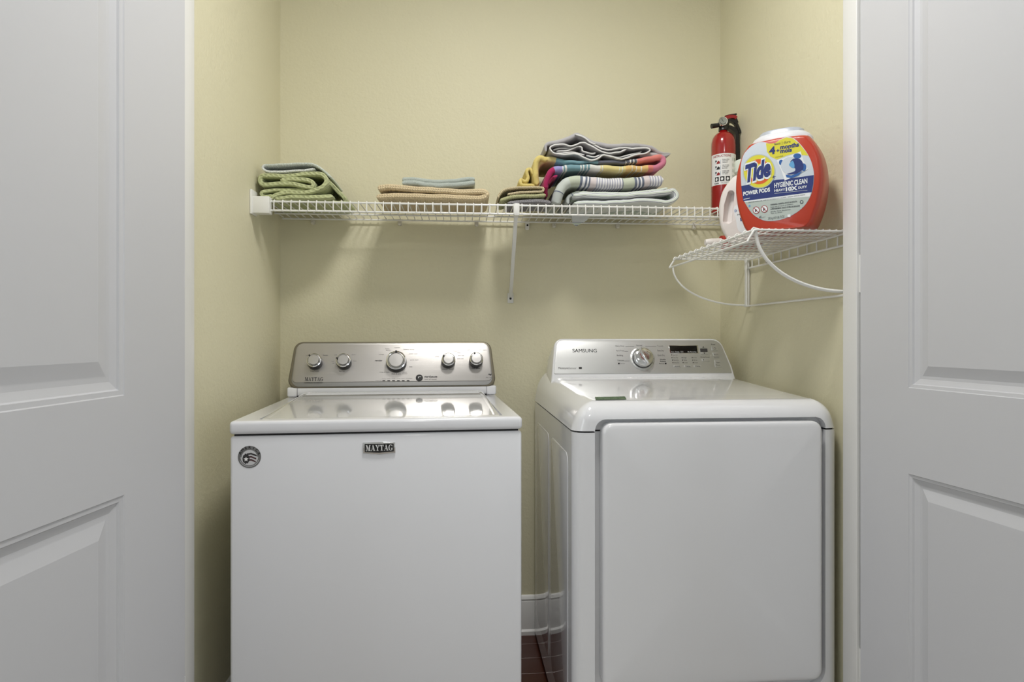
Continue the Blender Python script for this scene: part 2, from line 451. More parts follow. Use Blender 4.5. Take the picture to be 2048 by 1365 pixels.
# room the camera stands in
sbox('floor', ROOMF, ROOM_XL - .1, ROOM_XR + .1, ROOM_Y - .1, 1.449, -.1, -.0)
sbox('ceiling', CEIL, ROOM_XL, ROOM_XR, ROOM_Y, 1.452, ROOM_H, ROOM_H + .1)
sbox('wall_rear', ROOMW, ROOM_XL, ROOM_XR, ROOM_Y - .1, ROOM_Y, 0, ROOM_H)
for i, (sd, y0, y1, z0, z1) in enumerate(WINS):
    xa, xb = (ROOM_XL - .1, ROOM_XL) if sd < 0 else (ROOM_XR, ROOM_XR + .1)
    mb = MB().box(xa, xb, ROOM_Y - .1, y0, 0, ROOM_H).box(xa, xb, y1, 1.5, 0, ROOM_H).box(xa, xb, y0, y1, 0, z0).box(xa, xb, y0, y1, z1, ROOM_H)
    struct(mb.build('wall_room_left' if sd < 0 else 'wall_room_right', ROOMW, smooth=0))
    mb = MB(); xm = (xa + xb) / 2
    for a, t in ((y0, .05), (y1 - .05, .05), ((y0 + y1) / 2 - .02, .04)): mb.box(xm - .02, xm + .02, a, a + t, z0, z1)
    for b_ in (z0, z1 - .05, (z0 + z1) / 2 - .02): mb.box(xm - .02, xm + .02, y0, y1, b_, b_ + .045)
    struct(mb.build('window_%d' % (i + 1), TRIM, smooth=0))  # unseen side window, added for the light it lets in
# closet floor, laid in planks
sub = sbox('floor_closet', SEAM, XL - .1, XR + .1, 1.449, YB + .05, -.1, -.012)
pk = MB().box(0, 1.635, 0, .0985, -.012, 0, r=.0015, seg=1).build('plank', FLOORW, sub, loc=(XL, 1.452, 0))
for k in range(1, 9): copy_part(pk, sub, (XL, 1.452 + k * .0995, 0))
pk2 = MB()
# baseboards
def baseboard(name, M, length):
    prof = [(0, 0), (.020, 0), (.020, .014), (.013, .020), (.013, .118), (.010, .124), (.012, .130), (.008, .138), (.003, .143), (0, .143)]
    rings = [[(x, y, z) for y, z in prof] for x in (0, length)]
    return struct(MB().loft(rings, M).build(name, TRIM, smooth=30))
baseboard('baseboard_back', Matrix(((1, 0, 0, XL), (0, -1, 0, YB), (0, 0, 1, 0), (0, 0, 0, 1))), XR - XL)
baseboard('baseboard_left', Matrix(((0, 1, 0, XL), (1, 0, 0, YF + .006), (0, 0, 1, 0), (0, 0, 0, 1))), YB - YF - .03)
baseboard('baseboard_right', Matrix(((0, -1, 0, XR), (1, 0, 0, YF + .006), (0, 0, 1, 0), (0, 0, 0, 1))), YB - YF - .03)

# panelled double doors, swung open towards the room
def door(name, hinge, direc, vis, stile, mw, label):
    d = Vector((direc[0], direc[1], 0)).normalized(); nv = Vector((vis[0], vis[1], 0)).normalized()
    W, T, HT = .76, .035, HEAD - .012
    P = Plane(Matrix.Identity(4), (hinge[0], hinge[1], .008), d, (0, 0, 1))
    sgn = 1 if P.n.dot(nv) > 0 else -1
    def pr(mb, a0, a1, b0, b1):
        poly = [(a0, b0), (a1, b0), (a1, b1), (a0, b1)]
        return mb.loft([[P.pt(a, b_, 0) for a, b_ in poly], [P.pt(a, b_, -sgn * T) for a, b_ in poly]])
    pan = [(stile, W - stile * .75, .22, .795), (stile, W - stile * .75, .982, HT - .17)]
    mb = MB(); a0, a1 = pan[0][0], pan[0][1]
    pr(mb, 0, a0, 0, HT); pr(mb, a1, W, 0, HT)
    zs = [0, pan[0][2], pan[0][3], pan[1][2], pan[1][3], HT]
    for k in (0, 2, 4): pr(mb, a0, a1, zs[k], zs[k + 1])
    o = mb.build(name, DOORM, smooth=0); struct(o, label)
    prof = [(0, 0), (.03, -.002), (.16, -.003), (.20, -.0065), (.30, -.0085), (.42, -.0105), (.55, -.0105), (.60, -.0098), (.97, -.0035), (1.0, -.0030)]
    for (x0, x1, z0, z1) in pan:
        q = MB()
        for (base, sg) in ((0, sgn), (-sgn * T, -sgn)):
            rings = []
            for (f_, dp) in prof:
                i_ = f_ * mw
                rings.append([P.pt(a, b_, base + sg * dp) for a, b_ in ((x0 + i_, z0 + i_), (x1 - i_, z0 + i_), (x1 - i_, z1 - i_), (x0 + i_, z1 - i_))])
            q.loft(rings, caps=False); k = len(q.v); q.f.append((k - 4, k - 3, k - 2, k - 1))
        q.build('panel', DOORM, o, smooth=12)
    # three butt hinges on the hinge edge
    for hz in (.25, 1.2, 2.15):
        MB().tube([P.pt(-.003, hz, sgn * -.004), P.pt(-.003, hz + .09, sgn * -.004)], .004, 10).build('hinge', TRIM, o)
    return o
door('door_1', (-.611, 1.443), (-.1194, -.993), (1, 0), .203, .066, 'white two-panel door folded open at the left')
door('door_2', (.953, 1.443), (.0985, -.995), (-1, 0), .1446, .049, 'white two-panel door folded open at the right')

# ceiling lamps of the room
em, nt, b_ = base_mat('lamp_glass', (255, 252, 246), 0.4)
b_.inputs['Emission Color'].default_value = (1, .98, .95, 1); b_.inputs['Emission Strength'].default_value = 7.0
for i, (lx, ly) in enumerate(LAMPS):
    lamp = thing('ceiling_lamp', ('round flush ceiling lamp in the middle of the room', 'round flush ceiling lamp close in front of the laundry closet')[i], 'lamp', (lx, ly, ROOM_H))
    MB().lathe([(0, 0), (.19, 0), (.19, -.035), (.18, -.04)], 40).build('lamp_base', CHROME, lamp)
    MB().lathe([(.178, -.04), (.17, -.065), (.13, -.09), (.07, -.102), (0.001, -.105)], 40).build('lamp_shade', em, lamp)
    ld = bpy.data.lights.new('ceiling_lamp_light', 'AREA'); ld.shape = 'DISK'; ld.size = .36; ld.energy = LAMP_W[i]; ld.color = (1, .98, .95)
    lo = bpy.data.objects.new('ceiling_lamp_light', ld); COL.objects.link(lo); lo.location = (lx, ly, ROOM_H - .112)

# ------------------------------------------------------------------ washing machine
WL, WR = (-.546, 1.527, 0), R(3.0)
wash = thing('washing_machine', 'white top-load washing machine with brushed steel console and five knobs', 'washer', WL, WR)
WM = rootM(WL, WR)
WW, WD = .695, .70
MB().box(0, WW, .004, WD, .025, .866, r=.007, seg=3).build('cabinet', ENAMEL, wash)
MB().box(.008, WW - .008, .012, WD - .01, .860, .874).build('seam_gasket', SEAM, wash, smooth=0)
for (x, y) in ((.05, .06), (WW - .05, .06), (.05, WD - .06), (WW - .05, WD - .06)):
    MB().lathe([(.012, .026), (.012, .008), (.022, .006), (.022, 0), (0, 0)], 16).build('foot', BLACKP, wash, loc=(x, y, 0))
top = MB().box(-.001, WW + .001, -.001, WD, .8705, .902, r=.009, seg=4).build('top_panel', ENAMEL, wash)
cut = MB().loft([[(a, b_, z) for a, b_ in rrect(.058, .030, WW - .045, .585, .012)] for z in (.8885, .95)]).build('cut', SEAM, wash, smooth=0)
cut.parent = wash
boolean_cut(top, cut)
lid = MB()
def rise(y): q = max(0, min(.547, y - .034)); return .062 * q - .050 * q * q       # the lid climbs gently towards the console
def lr(i, z): return [(a, b_, z + (rise(b_) if z > .895 else 0)) for a, b_ in rrect(.062 + i, .034 + i, WW - .051 - i, .581 - i, .010)]
lid.loft([lr(0, .8890), lr(0, .8985), lr(.0008, .9004), lr(.003, .9012), lr(.010, .9012), lr(.016, .9000)], caps=False)
LX0, LX1, LY0, LY1 = .062 + .016, WW - .051 - .016, .034 + .016, .581 - .016
k0 = len(lid.v); NX, NY = 12, 24
for j in range(NY + 1):
    for i in range(NX + 1):
        y = LY0 + (LY1 - LY0) * j / NY
        lid.v.append((LX0 + (LX1 - LX0) * i / NX, y, .9000 + rise(y)))
for j in range(NY):
    for i in range(NX):
        q = k0 + j * (NX + 1) + i; lid.f.append((q, q + 1, q + NX + 2, q + NX + 1))
lido = lid.build('lid', LIDM, wash)
MB().tube([(.641, .10, .8990), (.641, .32, .8995), (.641, .57, .8998)], .0028, 6).build('lid_seal', SEAM, lido)
# console
MB().box(.0, WW, .602, .742, .9025, .934, r=.006).build('console_base', ENAMEL, wash)
for x in (.033, WW - .034): MB().box(x, x + .0012, .6005, .604, .905, .932).build('base_seam', PRINTG, wash, smooth=0)
MB().box(.034, WW - .034, .592, .604, .9030, .9065).build('hinge_gap', SEAM, wash, smooth=0)
CT = math.atan2(.06, .155)
CP = Plane(WM, (0, .600, .932), (1, 0, 0), (0, math.sin(CT), math.cos(CT)))
CH = .164
outl = round_poly([(0, 0), (WW, 0), (WW - .015, CH), (.015, CH)], [.030, .030, .030, .030], 8)
mb = MB(); CP.prism(mb, outl, -.075, 0.000, .004); mb.build('console_bezel', BEZEL, wash)
pl = round_poly([(.012, .004), (WW - .012, .004), (WW - .0215, CH - .006), (.0215, CH - .006)], [.026, .026, .026, .026], 8)
low = [p for p in pl]
mb = MB(); CP.prism(mb, pl, -.001, .0016, .0008); mb.build('console_trim', STEEL_SHADE, wash)
fp = round_poly([(.0160, .0185), (WW - .0160, .0185), (WW - .0228, CH - .0075), (.0228, CH - .0075)], [.014, .014, .024, .024], 8)
mb = MB(); CP.prism(mb, fp, .001, .0034, .0010); face = mb.build('control_panel', STEEL, wash)
HF = .0036
def knob(px, py, r, ang, skirt=.036):
    a, b_ = CP.px(px, py); F = CP.frame(a, b_, HF - .0004)
    # the knob axis is the panel normal
    Fl = F
    # collar plate printed round the knob
    k = MB().lathe([(r * 1.0, 0), (r * 1.0, skirt * .35), (r * .97, skirt * .70), (r * .93, skirt * .72)], 36, Fl).build('control_knob', BLACKP, wash)
    MB().lathe([(r * .93, skirt * .70), (r * .945, skirt * .74), (r * .96, skirt * .80), (r * .86, skirt * .84), (r * .78, skirt * .80), (r * .76, skirt * .74)], 36, Fl).build('knob_ring', CHROME, k)
    MB().lathe([(r * .78, skirt * .70), (r * .72, skirt * .72), (r * .70, skirt * .78)], 36, Fl).build('knob_groove', DKGREY, k)
    MB().lathe([(r * .70, skirt * .70), (r * .70, skirt * .92), (r * .66, skirt * .96), (0.0005, skirt * .97)], 36, Fl).build('knob_cap', CAPM, k)
    Mt = Fl @ Matrix.Rotation(R(ang), 4, 'Z')
    MB().box(-r * .10, r * .10, r * .62, r * .98, skirt * .80, skirt * .90, r=.0004, seg=1, M=Mt).build('pointer', BLACKP, k)
    return k
KN = [(630.7, 727, .0250, 42), (688.8, 727, .0250, 72), (793, 727, .0345, 0), (896.5, 725, .0238, 52), (951.6, 724, .0238, 15)]
for kx, ky, r, an in KN: knob(kx, ky, r, an)
HT_ = HF + .0003
serif_on(CP, 'brand_lettering', 'MAYTAG', (609.5, 763.3), (646.5, 763.3), 7.4, PRINT, wash, HT_)
text_px(CP, 'lettering', 'COMMERCIAL TECHNOLOGY', (608.5, 767.6), (646, 767.6), 2.0, PRINT, wash, HT_, .02)
def tick(string, x0, x1, y, hp=2.1, m=PRINTG, bold=.0): text_px(CP, 'lettering', string, (x0, y), (x1, y), hp, m, wash, HT_, bold)
tick('small', 612, 618, 713); tick('large', 646.5, 656, 712.5); tick('load size', 621, 638, 744.5, 2.4, PRINT)
tick('cold', 669, 674, 712); tick('warm', 703, 711, 711.5); tick('cool', 663, 668, 725); tick('tap', 665, 669, 728.5); tick('hot', 707, 713, 724); tick('temp', 678, 690, 744.5, 2.4, PRINT)
tick('bulky', 771, 779, 699.5); tick('delicates', 772, 781, 702.5); tick('normal', 789, 800, 697.5); tick('heavy duty', 807, 829, 700.8); tick('power wash', 818, 835, 709.5); tick('quick wash', 820, 837, 722)
tick('soak', 818, 825, 735.5); tick('whites', 758, 768, 711); tick('regular', 750, 765, 723.5, 2.6, PRINT, .02); tick('rinse & spin', 759, 779, 746.5); tick('drain & spin', 783, 802, 750, 2.2, PRINT); tick('clean', 806, 814, 746.5); tick('washer', 805, 815, 749.5)
tick('auto', 870, 878, 715); tick('medium', 906, 918, 704.5); tick('deep', 914, 921, 707.2); tick('extra rinse', 916, 928, 713); tick('fabric soft', 914, 927, 719.5); tick('water level', 884, 907, 740.5, 2.4, PRINT)
tick('off', 934, 940, 702); tick('on', 958, 962, 701.5); tick('extra', 966, 973, 702); tick('rinse option', 943, 960, 738.8, 2.6, PRINT, .02)
tick('start/pause', 848.7, 874.5, 756.2, 4.0, PRINT, .03); tick('hold to cancel', 849, 873, 760.8, 2.3, PRINT)
tick('status', 751, 763, 763.3)
for k, wd in enumerate(('sensing', 'wash', 'soak', 'rinse', 'spin', 'lid locked')):
    cx = 767.8 + k * 9.7; a, b_ = CP.px(cx, 762.6)
    CP.flat('indicator', rrect(a - .0046, b_ - .0017, a + .0046, b_ + .0017, .0006, 2), HT_, BLACKP, wash)
    tick(wd, cx - 4, cx + (4 if k < 5 else 8), 759.6 - k * .15, 1.9)
a, b_ = CP.px(838.7, 757); F = CP.frame(a, b_, HF)
sb = MB().lathe([(.0120, -.0006), (.0120, .0014), (.0112, .0024), (.0005, .0026)], 28, F).build('start_button', BLACKP, wash)
P2 = Plane(WM, CP.pt(a, b_, HF + .0029), CP.ex, CP.ey)
P2.flat('button_icon', [(-.004, .002), (.006, .002), (.006, .0036), (-.004, .0036)], 0, WHITEP, sb); P2.flat('button_icon', [(-.004, -.002), (-.0025, -.002), (-.0025, .002), (-.004, .002)], 0, WHITEP, sb)
a, b_ = CP.px(979.5, 751)
CP.flat('logo', [(a - .006, b_), (a - .003, b_ + .005), (a + .001, b_ + .002), (a + .006, b_ + .005), (a + .005, b_ - .001), (a + .001, b_ - .003), (a - .002, b_ + .001)], HT_, PRINT, wash)
tick('6th sense', 972, 987, 756.6, 1.8)
# front badge and sticker
FP = Plane(WM, (0, .004, 0), (1, 0, 0), (0, 0, 1))
bo = [FP.px(*p) for p in ((726, 885.5), (758, 884.2), (790.5, 884.8), (791, 905.5), (778, 906.5), (759, 909), (740, 907.5), (726.5, 906.8))]
mb = MB(); FP.prism(mb, bo, -.001, .0035, .001); bd = mb.build('brand_badge', CHROME, wash)
bi = [FP.px(*p) for p in ((729.5, 888.2), (787.5, 887.2), (787.8, 902.8), (759, 905.6), (729.8, 904.6))]
FP.flat('badge_field', bi, .0037, BLACKP, bd)
serif_on(FP, 'brand_lettering', 'MAYTAG', (731.5, 902.3), (786, 900.8), 11.6, WHITEP, bd, .0039)
bx0 = [FP.px(*p) for p in ((736, 904.9), (782, 903.6), (759, 906.3))]
GREY1 = mat('sticker_grey', (118, 118, 118), .45, .3); GREYD = mat('sticker_dark', (44, 42, 44), .5); GREYR = mat('sticker_red', (78, 52, 54), .5); GREYL = mat('sticker_light', (205, 206, 208), .45)
ca, cb = FP.px(499, 914.5); rs = .0262
def circ(r, n=40, a0=0, a1=360, cx=0, cy=0): return [(ca + cx + r * math.cos(R(a0 + (a1 - a0) * k / n)), cb + cy + r * math.sin(R(a0 + (a1 - a0) * k / n))) for k in range(n)]
mb = MB(); FP.prism(mb, circ(rs), -.0006, .0006, .0002); st = mb.build('round_sticker', GREY1, wash)
FP.flat('sticker_field', circ(rs * .68, cy=-.0012), .0008, GREYL, st)
def ringseg(r0, r1, a0, a1, h, m, n=20):
    p = [(ca + r1 * math.cos(R(a0 + (a1 - a0) * k / n)), cb + r1 * math.sin(R(a0 + (a1 - a0) * k / n))) for k in range(n + 1)]
    p += [(ca + r0 * math.cos(R(a1 + (a0 - a1) * k / n)), cb + r0 * math.sin(R(a1 + (a0 - a1) * k / n))) for k in range(n + 1)]
    FP.flat('sticker_ring', p, h, m, st)
ringseg(rs * .70, rs * .76, 180, 360, .0009, GREYL); ringseg(rs * .84, rs * .88, 200, 340, .0009, GREYL)
for k in range(3):
    y0 = .0085 - k * .0072
    FP.flat('flag_stripe', [(ca - .006, cb + y0), (ca + .004, cb + y0 + .0012), (ca + .0165 - k * .001, cb + y0 - .004), (ca + .0165 - k * .001, cb + y0 - .0078), (ca + .004, cb + y0 - .0028), (ca - .006, cb + y0 - .0036)], .0010, GREYR if k else GREYD, st)
FP.flat('flag_field', [(ca + .013 * math.cos(R(q)) * .62 - .0075, cb - .004 + .013 * math.sin(R(q)) * (1.0 if q % 40 else .8)) for q in range(0, 360, 20)], .0012, GREYD, st)
FP.flat('star', [(ca - .0075 + (.006 if k % 2 == 0 else .0026) * math.sin(R(k * 36)), cb - .005 + (.006 if k % 2 == 0 else .0026) * math.cos(R(k * 36))) for k in range(10)], .0014, WHITEP, st)
for k, ch in enumerate('AMERICA'):
    an = 155 - k * 22.5; rr = rs * .76
    text_on(FP, 'lettering', ch, ca + rr * math.cos(R(an)), cb + rr * math.sin(R(an)), .0062, BLACKP, st, None, .0011, .03, 0, R(an - 90), 'c')

# ------------------------------------------------------------------ dryer
DL, DR = (.272, 1.533, 0), R(.5)
dry = thing('clothes_dryer', 'white front-load dryer with rounded top and silver control panel', 'dryer', DL, DR)
DM = rootM(DL, DR)
DW, DD, SZ = .689, .765, .868
bm = bmesh.new(); bmesh.ops.create_cube(bm, size=1)
for v in bm.verts: v.co = Vector((DW / 2 + v.co.x * DW, DD / 2 + v.co.y * DD, .02 + (v.co.z + .5) * (SZ - .004 - .02)))
ed = [e for e in bm.edges if abs(e.verts[0].co.z - e.verts[1].co.z) > .1 and e.verts[0].co.y < .1]
bmesh.ops.bevel(bm, geom=ed, offset=.030, segments=8, profile=.5, affect='EDGES')
body = MB().bm(bm).build('cabinet', GLOSSW, dry)
rec = round_poly([(.054, .205), (DW - .038, .205), (DW - .038, .99), (.054, .99)], [.05, .05, .001, .001], 8)
c1 = MB().loft([[(a, y, b_) for a, b_ in rec] for y in (-.05, .024)]).build('cut', SEAM, dry, smooth=0)
boolean_cut(body, c1)
for (x, y) in ((.05, .07), (DW - .05, .07), (.05, DD - .06), (DW - .05, DD - .06)):
    MB().lathe([(.012, .022), (.012, .008), (.022, .006), (.022, 0), (0, 0)], 16).build('foot', BLACKP, dry, loc=(x, y, 0))
# embossed fields of the left side
for y0, y1, z1 in ((.075, .36, .80), (.41, .69, .80)):
    SP = Plane(DM, (0, 0, 0), (0, -1, 0), (0, 0, 1)); poly = rrect(-y1, .10, -y0, z1, .03)
    mb = MB(); SP.prism(mb, poly, -.001, .0012, .0010); mb.build('side_emboss', GLOSSW, dry)
# domed top
bm = bmesh.new(); bmesh.ops.create_cube(bm, size=1)
TZ = .937
for v in bm.verts: v.co = Vector((DW / 2 + v.co.x * (DW + .002), -.001 + (v.co.y + .5) * (DD + .001), SZ + (v.co.z + .5) * (TZ - SZ)))
vert = [e for e in bm.edges if abs(e.verts[0].co.z - e.verts[1].co.z) > .03 and e.verts[0].co.y < .1]
bmesh.ops.bevel(bm, geom=vert, offset=.036, segments=8, profile=.5, affect='EDGES')
tope = [e for e in bm.edges if e.verts[0].co.z > TZ - .001 and e.verts[1].co.z > TZ - .001 and not (e.verts[0].co.y > DD - .02 and e.verts[1].co.y > DD - .02)]
bmesh.ops.bevel(bm, geom=tope, offset=.044, segments=10, profile=.5, affect='EDGES')
for v in bm.verts:
    if v.co.z > SZ + .004:
        y = max(0, min(1, v.co.y / .5)); edge = min(v.co.x, DW - v.co.x) / .12; edge = max(0, min(1, edge))
        k = (v.co.z - SZ) / (TZ - SZ)
        v.co.z += k * (.039 * y)
        v.co.x += (DW / 2 - v.co.x) / (DW / 2) * .020 * k * (1 if edge < .5 else 0)
topo = MB().bm(bm).build('top_cover', GLOSSW, dry)
arch = round_poly([(.054, .80), (DW - .038, .80), (DW - .038, .897), (.054, .897)], [.001, .001, .028, .028], 8)
c2 = MB().loft([[(a, y, b_) for a, b_ in arch] for y in (-.06, .024)]).build('cut', SEAM, dry, smooth=0)
boolean_cut(topo, c2)
# shallow trough in front of the console
def deck_z(y): return TZ + .039 * max(0, min(1, y / .5))
tr = round_poly([(.075, .115), (DW - .07, .115), (DW - .045, .60), (.045, .60)], [.05, .05, .001, .001], 8)
c3 = MB().loft([[(a, b_, deck_z(b_) - .0035) for a, b_ in tr], [(a, b_, 1.1) for a, b_ in tr]]).build('cut', SEAM, dry, smooth=0)
boolean_cut(topo, c3)
MB().box(.012, DW - .012, .012, DD - .01, SZ - .010, SZ + .004).build('seam_gasket', SEAM, dry, smooth=0)
boolean_cut(bpy.data.objects[[o.name for o in dry.children if o.name.startswith('seam_gasket')][0]], MB().loft([[(a, y, b_) for a, b_ in rec] for y in (-.05, .026)]).build('cut', SEAM, dry, smooth=0))
# door
dp = rrect(.071, .232, DW - .053, .888, .026, 8)
DP = Plane(DM, (0, 0, 0), (1, 0, 0), (0, 0, 1))
rings = [[DP.pt(a, b_, -.020) for a, b_ in dp], [DP.pt(a, b_, .004) for a, b_ in dp]]
for dz, ins in ((.009, .0006), (.012, .003), (.0134, .008), (.0140, .014)):
    rings.append([DP.pt(a, b_, dz) for a, b_ in inset(dp, ins)])
mb = MB(); mb.loft(rings, caps=False)
k0 = len(mb.v)
# gently bulging centre: nested rings
for t in (.04, .10, .18, .28, .40):
    cx, cz = DW / 2 + .009, .56; base = inset(dp, .014)
    mb.v += [tuple(DP.pt(cx + (a - cx) * (1 - t * 2.3), cz + (b_ - cz) * (1 - t * 2.3), .0140 + .007 * (1 - (1 - t * 2.3) ** 2))) for a, b_ in base]
n = len(dp); start = k0 - n
for i in range(5):
    for k in range(n):
        a, b_ = start + i * n + k, start + i * n + (k + 1) % n
        mb.f.append((a, b_, b_ + n, a + n))
mb.f.append(tuple(range(len(mb.v) - n, len(mb.v)))); mb.f.append(tuple(reversed(range(n))))
ddoor = mb.build('door', GLOSSW, dry, smooth=50)
# console
KT = math.atan2(.045, .122)
KP = Plane(DM, (0, .556, .973), (1, 0, 0), (0, math.sin(KT), math.cos(KT)))
KH = .131
out = round_poly([(.024, -.045), (.030, -.004), (.048, KH), (DW - .058, KH), (DW - .030, .030), (DW - .020, -.045)], [0, .01, .030, .040, .02, 0], 8)
mb = MB(); KP.prism(mb, out, -.17, 0, .005)
con = mb.build('console', GLOSSW, dry)
sil = round_poly([(.0385, .004), (.0545, KH - .007), (DW - .062, KH - .007), (DW - .038, .030), (DW - .034, .004)], [.004, .026, .034, .02, .003], 8)
mb = MB(); KP.prism(mb, sil, -.002, .0018, .0006); mb.build('control_panel', SILVERP, dry)
H2 = .0021
def dt(string, x0, x1, y, hp=2.4, m=PRINTG, bold=.0): text_px(KP, 'lettering', string, (x0, y), (x1, y), hp, m, dry, H2, bold)
dt('SAMSUNG', 1145, 1193.5, 705.5, 6.8, PRINT, .014)
dt('Moisture', 1116.5, 1137, 739.2, 4.4, PRINT, .010); dt('Sensor', 1137.5, 1153, 739.2, 4.2, PRINTG)
KP.flat_px('sensor_badge', [(1157.5, 734.8), (1163.5, 734.8), (1163.5, 738.9), (1157.5, 738.9)], H2, PRINT, dry)
dt('Heavy Duty', 1230.5, 1247.5, 694.2, 2.9); dt('Perm Press', 1232, 1248, 703.6, 2.9); dt('Bedding', 1233.5, 1246, 713, 2.9, PRINT); dt('Delicates', 1235, 1248, 723, 2.9, PRINT); dt('Sensor', 1240.5, 1250, 729, 2.4)
dt('Normal', 1272.5, 1284, 693, 2.8, PRINT); dt('Towels', 1314, 1326, 694.2, 2.9); dt('Time Dry', 1314, 1328, 703.6, 3.2, PRINT); dt('Quick Dry', 1315, 1329, 713, 3.2, PRINT)
dt('Wrinkle', 1319.5, 1331, 721.2, 2.7, PRINT, .02); dt('Release', 1320, 1331.5, 725, 2.7, PRINT, .02); dt('Manual', 1318, 1328, 729.3, 2.6, PRINT, .008)
for x, y in ((1237.5, 728), (1331, 728)): KP.flat_px('indicator', [(x - 1.6, y - 1.6), (x + 1.6, y - 1.6), (x + 1.6, y + 1.6), (x - 1.6, y + 1.6)], H2, BLACKP, dry)
for x0, x1, y in ((1248.5, 1256, 703.2), (1248.5, 1259, 722.4), (1251, 1268, 693.4), (1290, 1312, 693.4)):
    KP.flat_px('print_line', [(x0, y), (x1, y), (x1, y + .7), (x0, y + .7)], H2, PRINTG, dry)
# dial
a, b_ = KP.px(1284.5, 718); F = KP.frame(a, b_, .0016)
dial = MB().lathe([(.0425, 0), (.0425, .0012), (.040, .0024), (.0365, .003), (.0345, .0015), (.0345, .001)], 48, F).build('dial', SILVERP, dry)
MB().lathe([(.0345, .0012), (.0335, .0016), (.031, .0016)], 48, F).build('dial_groove', DKGREY, dial)
MB().lathe([(.0325, .001), (.0325, .014), (.0315, .020), (.028, .0225), (.016, .0235), (.0005, .0238)], 48, F).build('dial_knob', CHROME, dial)
MB().box(-.0045, .0045, -.029, .030, .020, .0295, r=.003, seg=3, M=F @ Matrix.Rotation(R(25), 4, 'Z')).build('dial_grip', CHROME, dial)
for k in range(11):
    an = R(-25 + k * 23); M2 = F @ Matrix.Rotation(an, 4, 'Z')
    MB().box(.0365, .0405, -.0004, .0004, .0022, .0030, M=M2).build('tick', PRINT, dial, smooth=0)
# display
mb = MB(); KP.prism(mb, [KP.px(*p) for p in ((1337, 691.2), (1395.5, 691.2), (1397.5, 708), (1339.5, 708))], .001, .0026, .0006); dsf = mb.build('display', CHROME, dry)
KP.flat_px('screen', [(1338.2, 692.4), (1392.8, 692.4), (1395, 707), (1341, 707)], .0029, mat('display_glass', (10, 10, 11), .08), dsf)
for t, x0, x1, m in (('Sense', 1342, 1348, WHITEP), ('Drying', 1350, 1358, WHITEP), ('Min Remaining', 1375, 1392, WHITEP)):
    text_px(KP, 'lettering', t, (x0, 705.6), (x1, 705.6), 2.0, m, dsf, .0031)
KP.flat_px('screen_icon', [(1360, 703.2), (1366, 703.2), (1366.4, 706), (1360.4, 706)], .0031, PRINTG, dsf)
# option lights and buttons
dt('Sensor Dry', 1345, 1355, 712.2, 2.2)
rows = [('Very Dry', 'High', '60 min'), ('Normal Dry', 'Medium', '40 min'), ('Damp Dry', 'Low', '20 min')]
KP.flat_px('indicator', [(1342.3, 709.8), (1343.7, 709.8), (1343.7, 711.8), (1342.3, 711.8)], H2, PRINT, dry)
for r_, names in enumerate(rows):
    for c_, x in enumerate((1343.5, 1363.8, 1384)):
        xx = x + r_ * 1.0; y = 716.2 + r_ * 5.0
        KP.flat_px('indicator', [(xx - .8, y - 1), (xx + .8, y - 1), (xx + .8, y + 1), (xx - .8, y + 1)], H2, PRINT, dry)
        dt(names[c_], xx + 2.4, xx + (12.5 if c_ == 0 else 9), y + 1.1, 2.3, PRINT)
for x, t in ((1347, 'Dry Level'), (1368, 'Temp'), (1387.5, 'Time')):
    a0, b0 = KP.px(x, 736); a1, b1 = KP.px(x + 14, 731)
    mb = MB(); KP.prism(mb, rrect(a0, b0, a1, b1, .001, 3), .001, .0032, .0006); bt = mb.build('option_button', SILVERP, dry)
    text_px(KP, 'lettering', t, (x + 2, 734.6), (x + 12, 734.6), 2.2, PRINT, bt, .0034)
for (x0, y0, x1, y1, m) in ((1399.5, 698, 1413, 693, SILVERP), (1400.5, 704.6, 1414, 698.2, DKGREY), (1402, 710, 1415, 705, SILVERP)):
    a0, b0 = KP.px(x0, y0); a1, b1 = KP.px(x1, y1); mb = MB(); KP.prism(mb, rrect(a0, b0, a1, b1, .001, 3), .001, .003, .0006); mb.build('arrow_button', m, dry)
KP.flat_px('arrow_icon', [(1404, 696.2), (1408, 696.2), (1406, 693.8)], .0033, PRINT, dry); KP.flat_px('arrow_icon', [(1406, 706.5), (1410, 706.5), (1408, 708.8)], .0033, PRINT, dry)
dt('Wrinkle Prevent', 1400.5, 1419, 716.3, 2.2, PRINT)
for (x0, y0, x1, y1, t, lines) in ((1404, 723.6, 1418.5, 718.2, '', 1), (1423.5, 702.5, 1434, 694, '', 1), (1426, 713.8, 1437, 706.2, 'My Cycle', 1), (1430, 735.2, 1441, 721, 'Start', 2)):
    a0, b0 = KP.px(x0, y0); a1, b1 = KP.px(x1, y1); mb = MB(); KP.prism(mb, rrect(a0, b0, a1, b1, .0012, 3), .001, .0032, .0006); bt = mb.build('option_button', SILVERP, dry)
    if t: text_px(KP, 'lettering', t, (x0 + 1.5, y0 - 3 if lines == 1 else y0 - 8), (x1 - 1.5, y0 - 3 if lines == 1 else y0 - 8), 2.4, PRINT, bt, .0034)
    if lines == 2: text_px(KP, 'lettering', 'Pause', (x0 + 1.5, y0 - 3), (x1 - 1.5, y0 - 3), 2.4, PRINT, bt, .0034)
KP.flat_px('indicator', [(1405.5, 720), (1407, 720), (1407, 721.8), (1405.5, 721.8)], .0034, PRINT, dry)
dt('Power', 1422, 1430.5, 691, 2.6, PRINT, .02); dt('Smart Care', 1428, 1438, 717, 1.6, PRINT)
a, b_ = KP.px(1428.8, 698)
KP.flat('power_icon', [(a + .0038 * math.cos(R(120 - k * 20)), b_ + .0038 * math.sin(R(120 - k * 20))) for k in range(16)] + [(a + .0029 * math.cos(R(-180 + k * 20)), b_ + .0029 * math.sin(R(-180 + k * 20))) for k in range(16)], .0034, PRINT, dry)
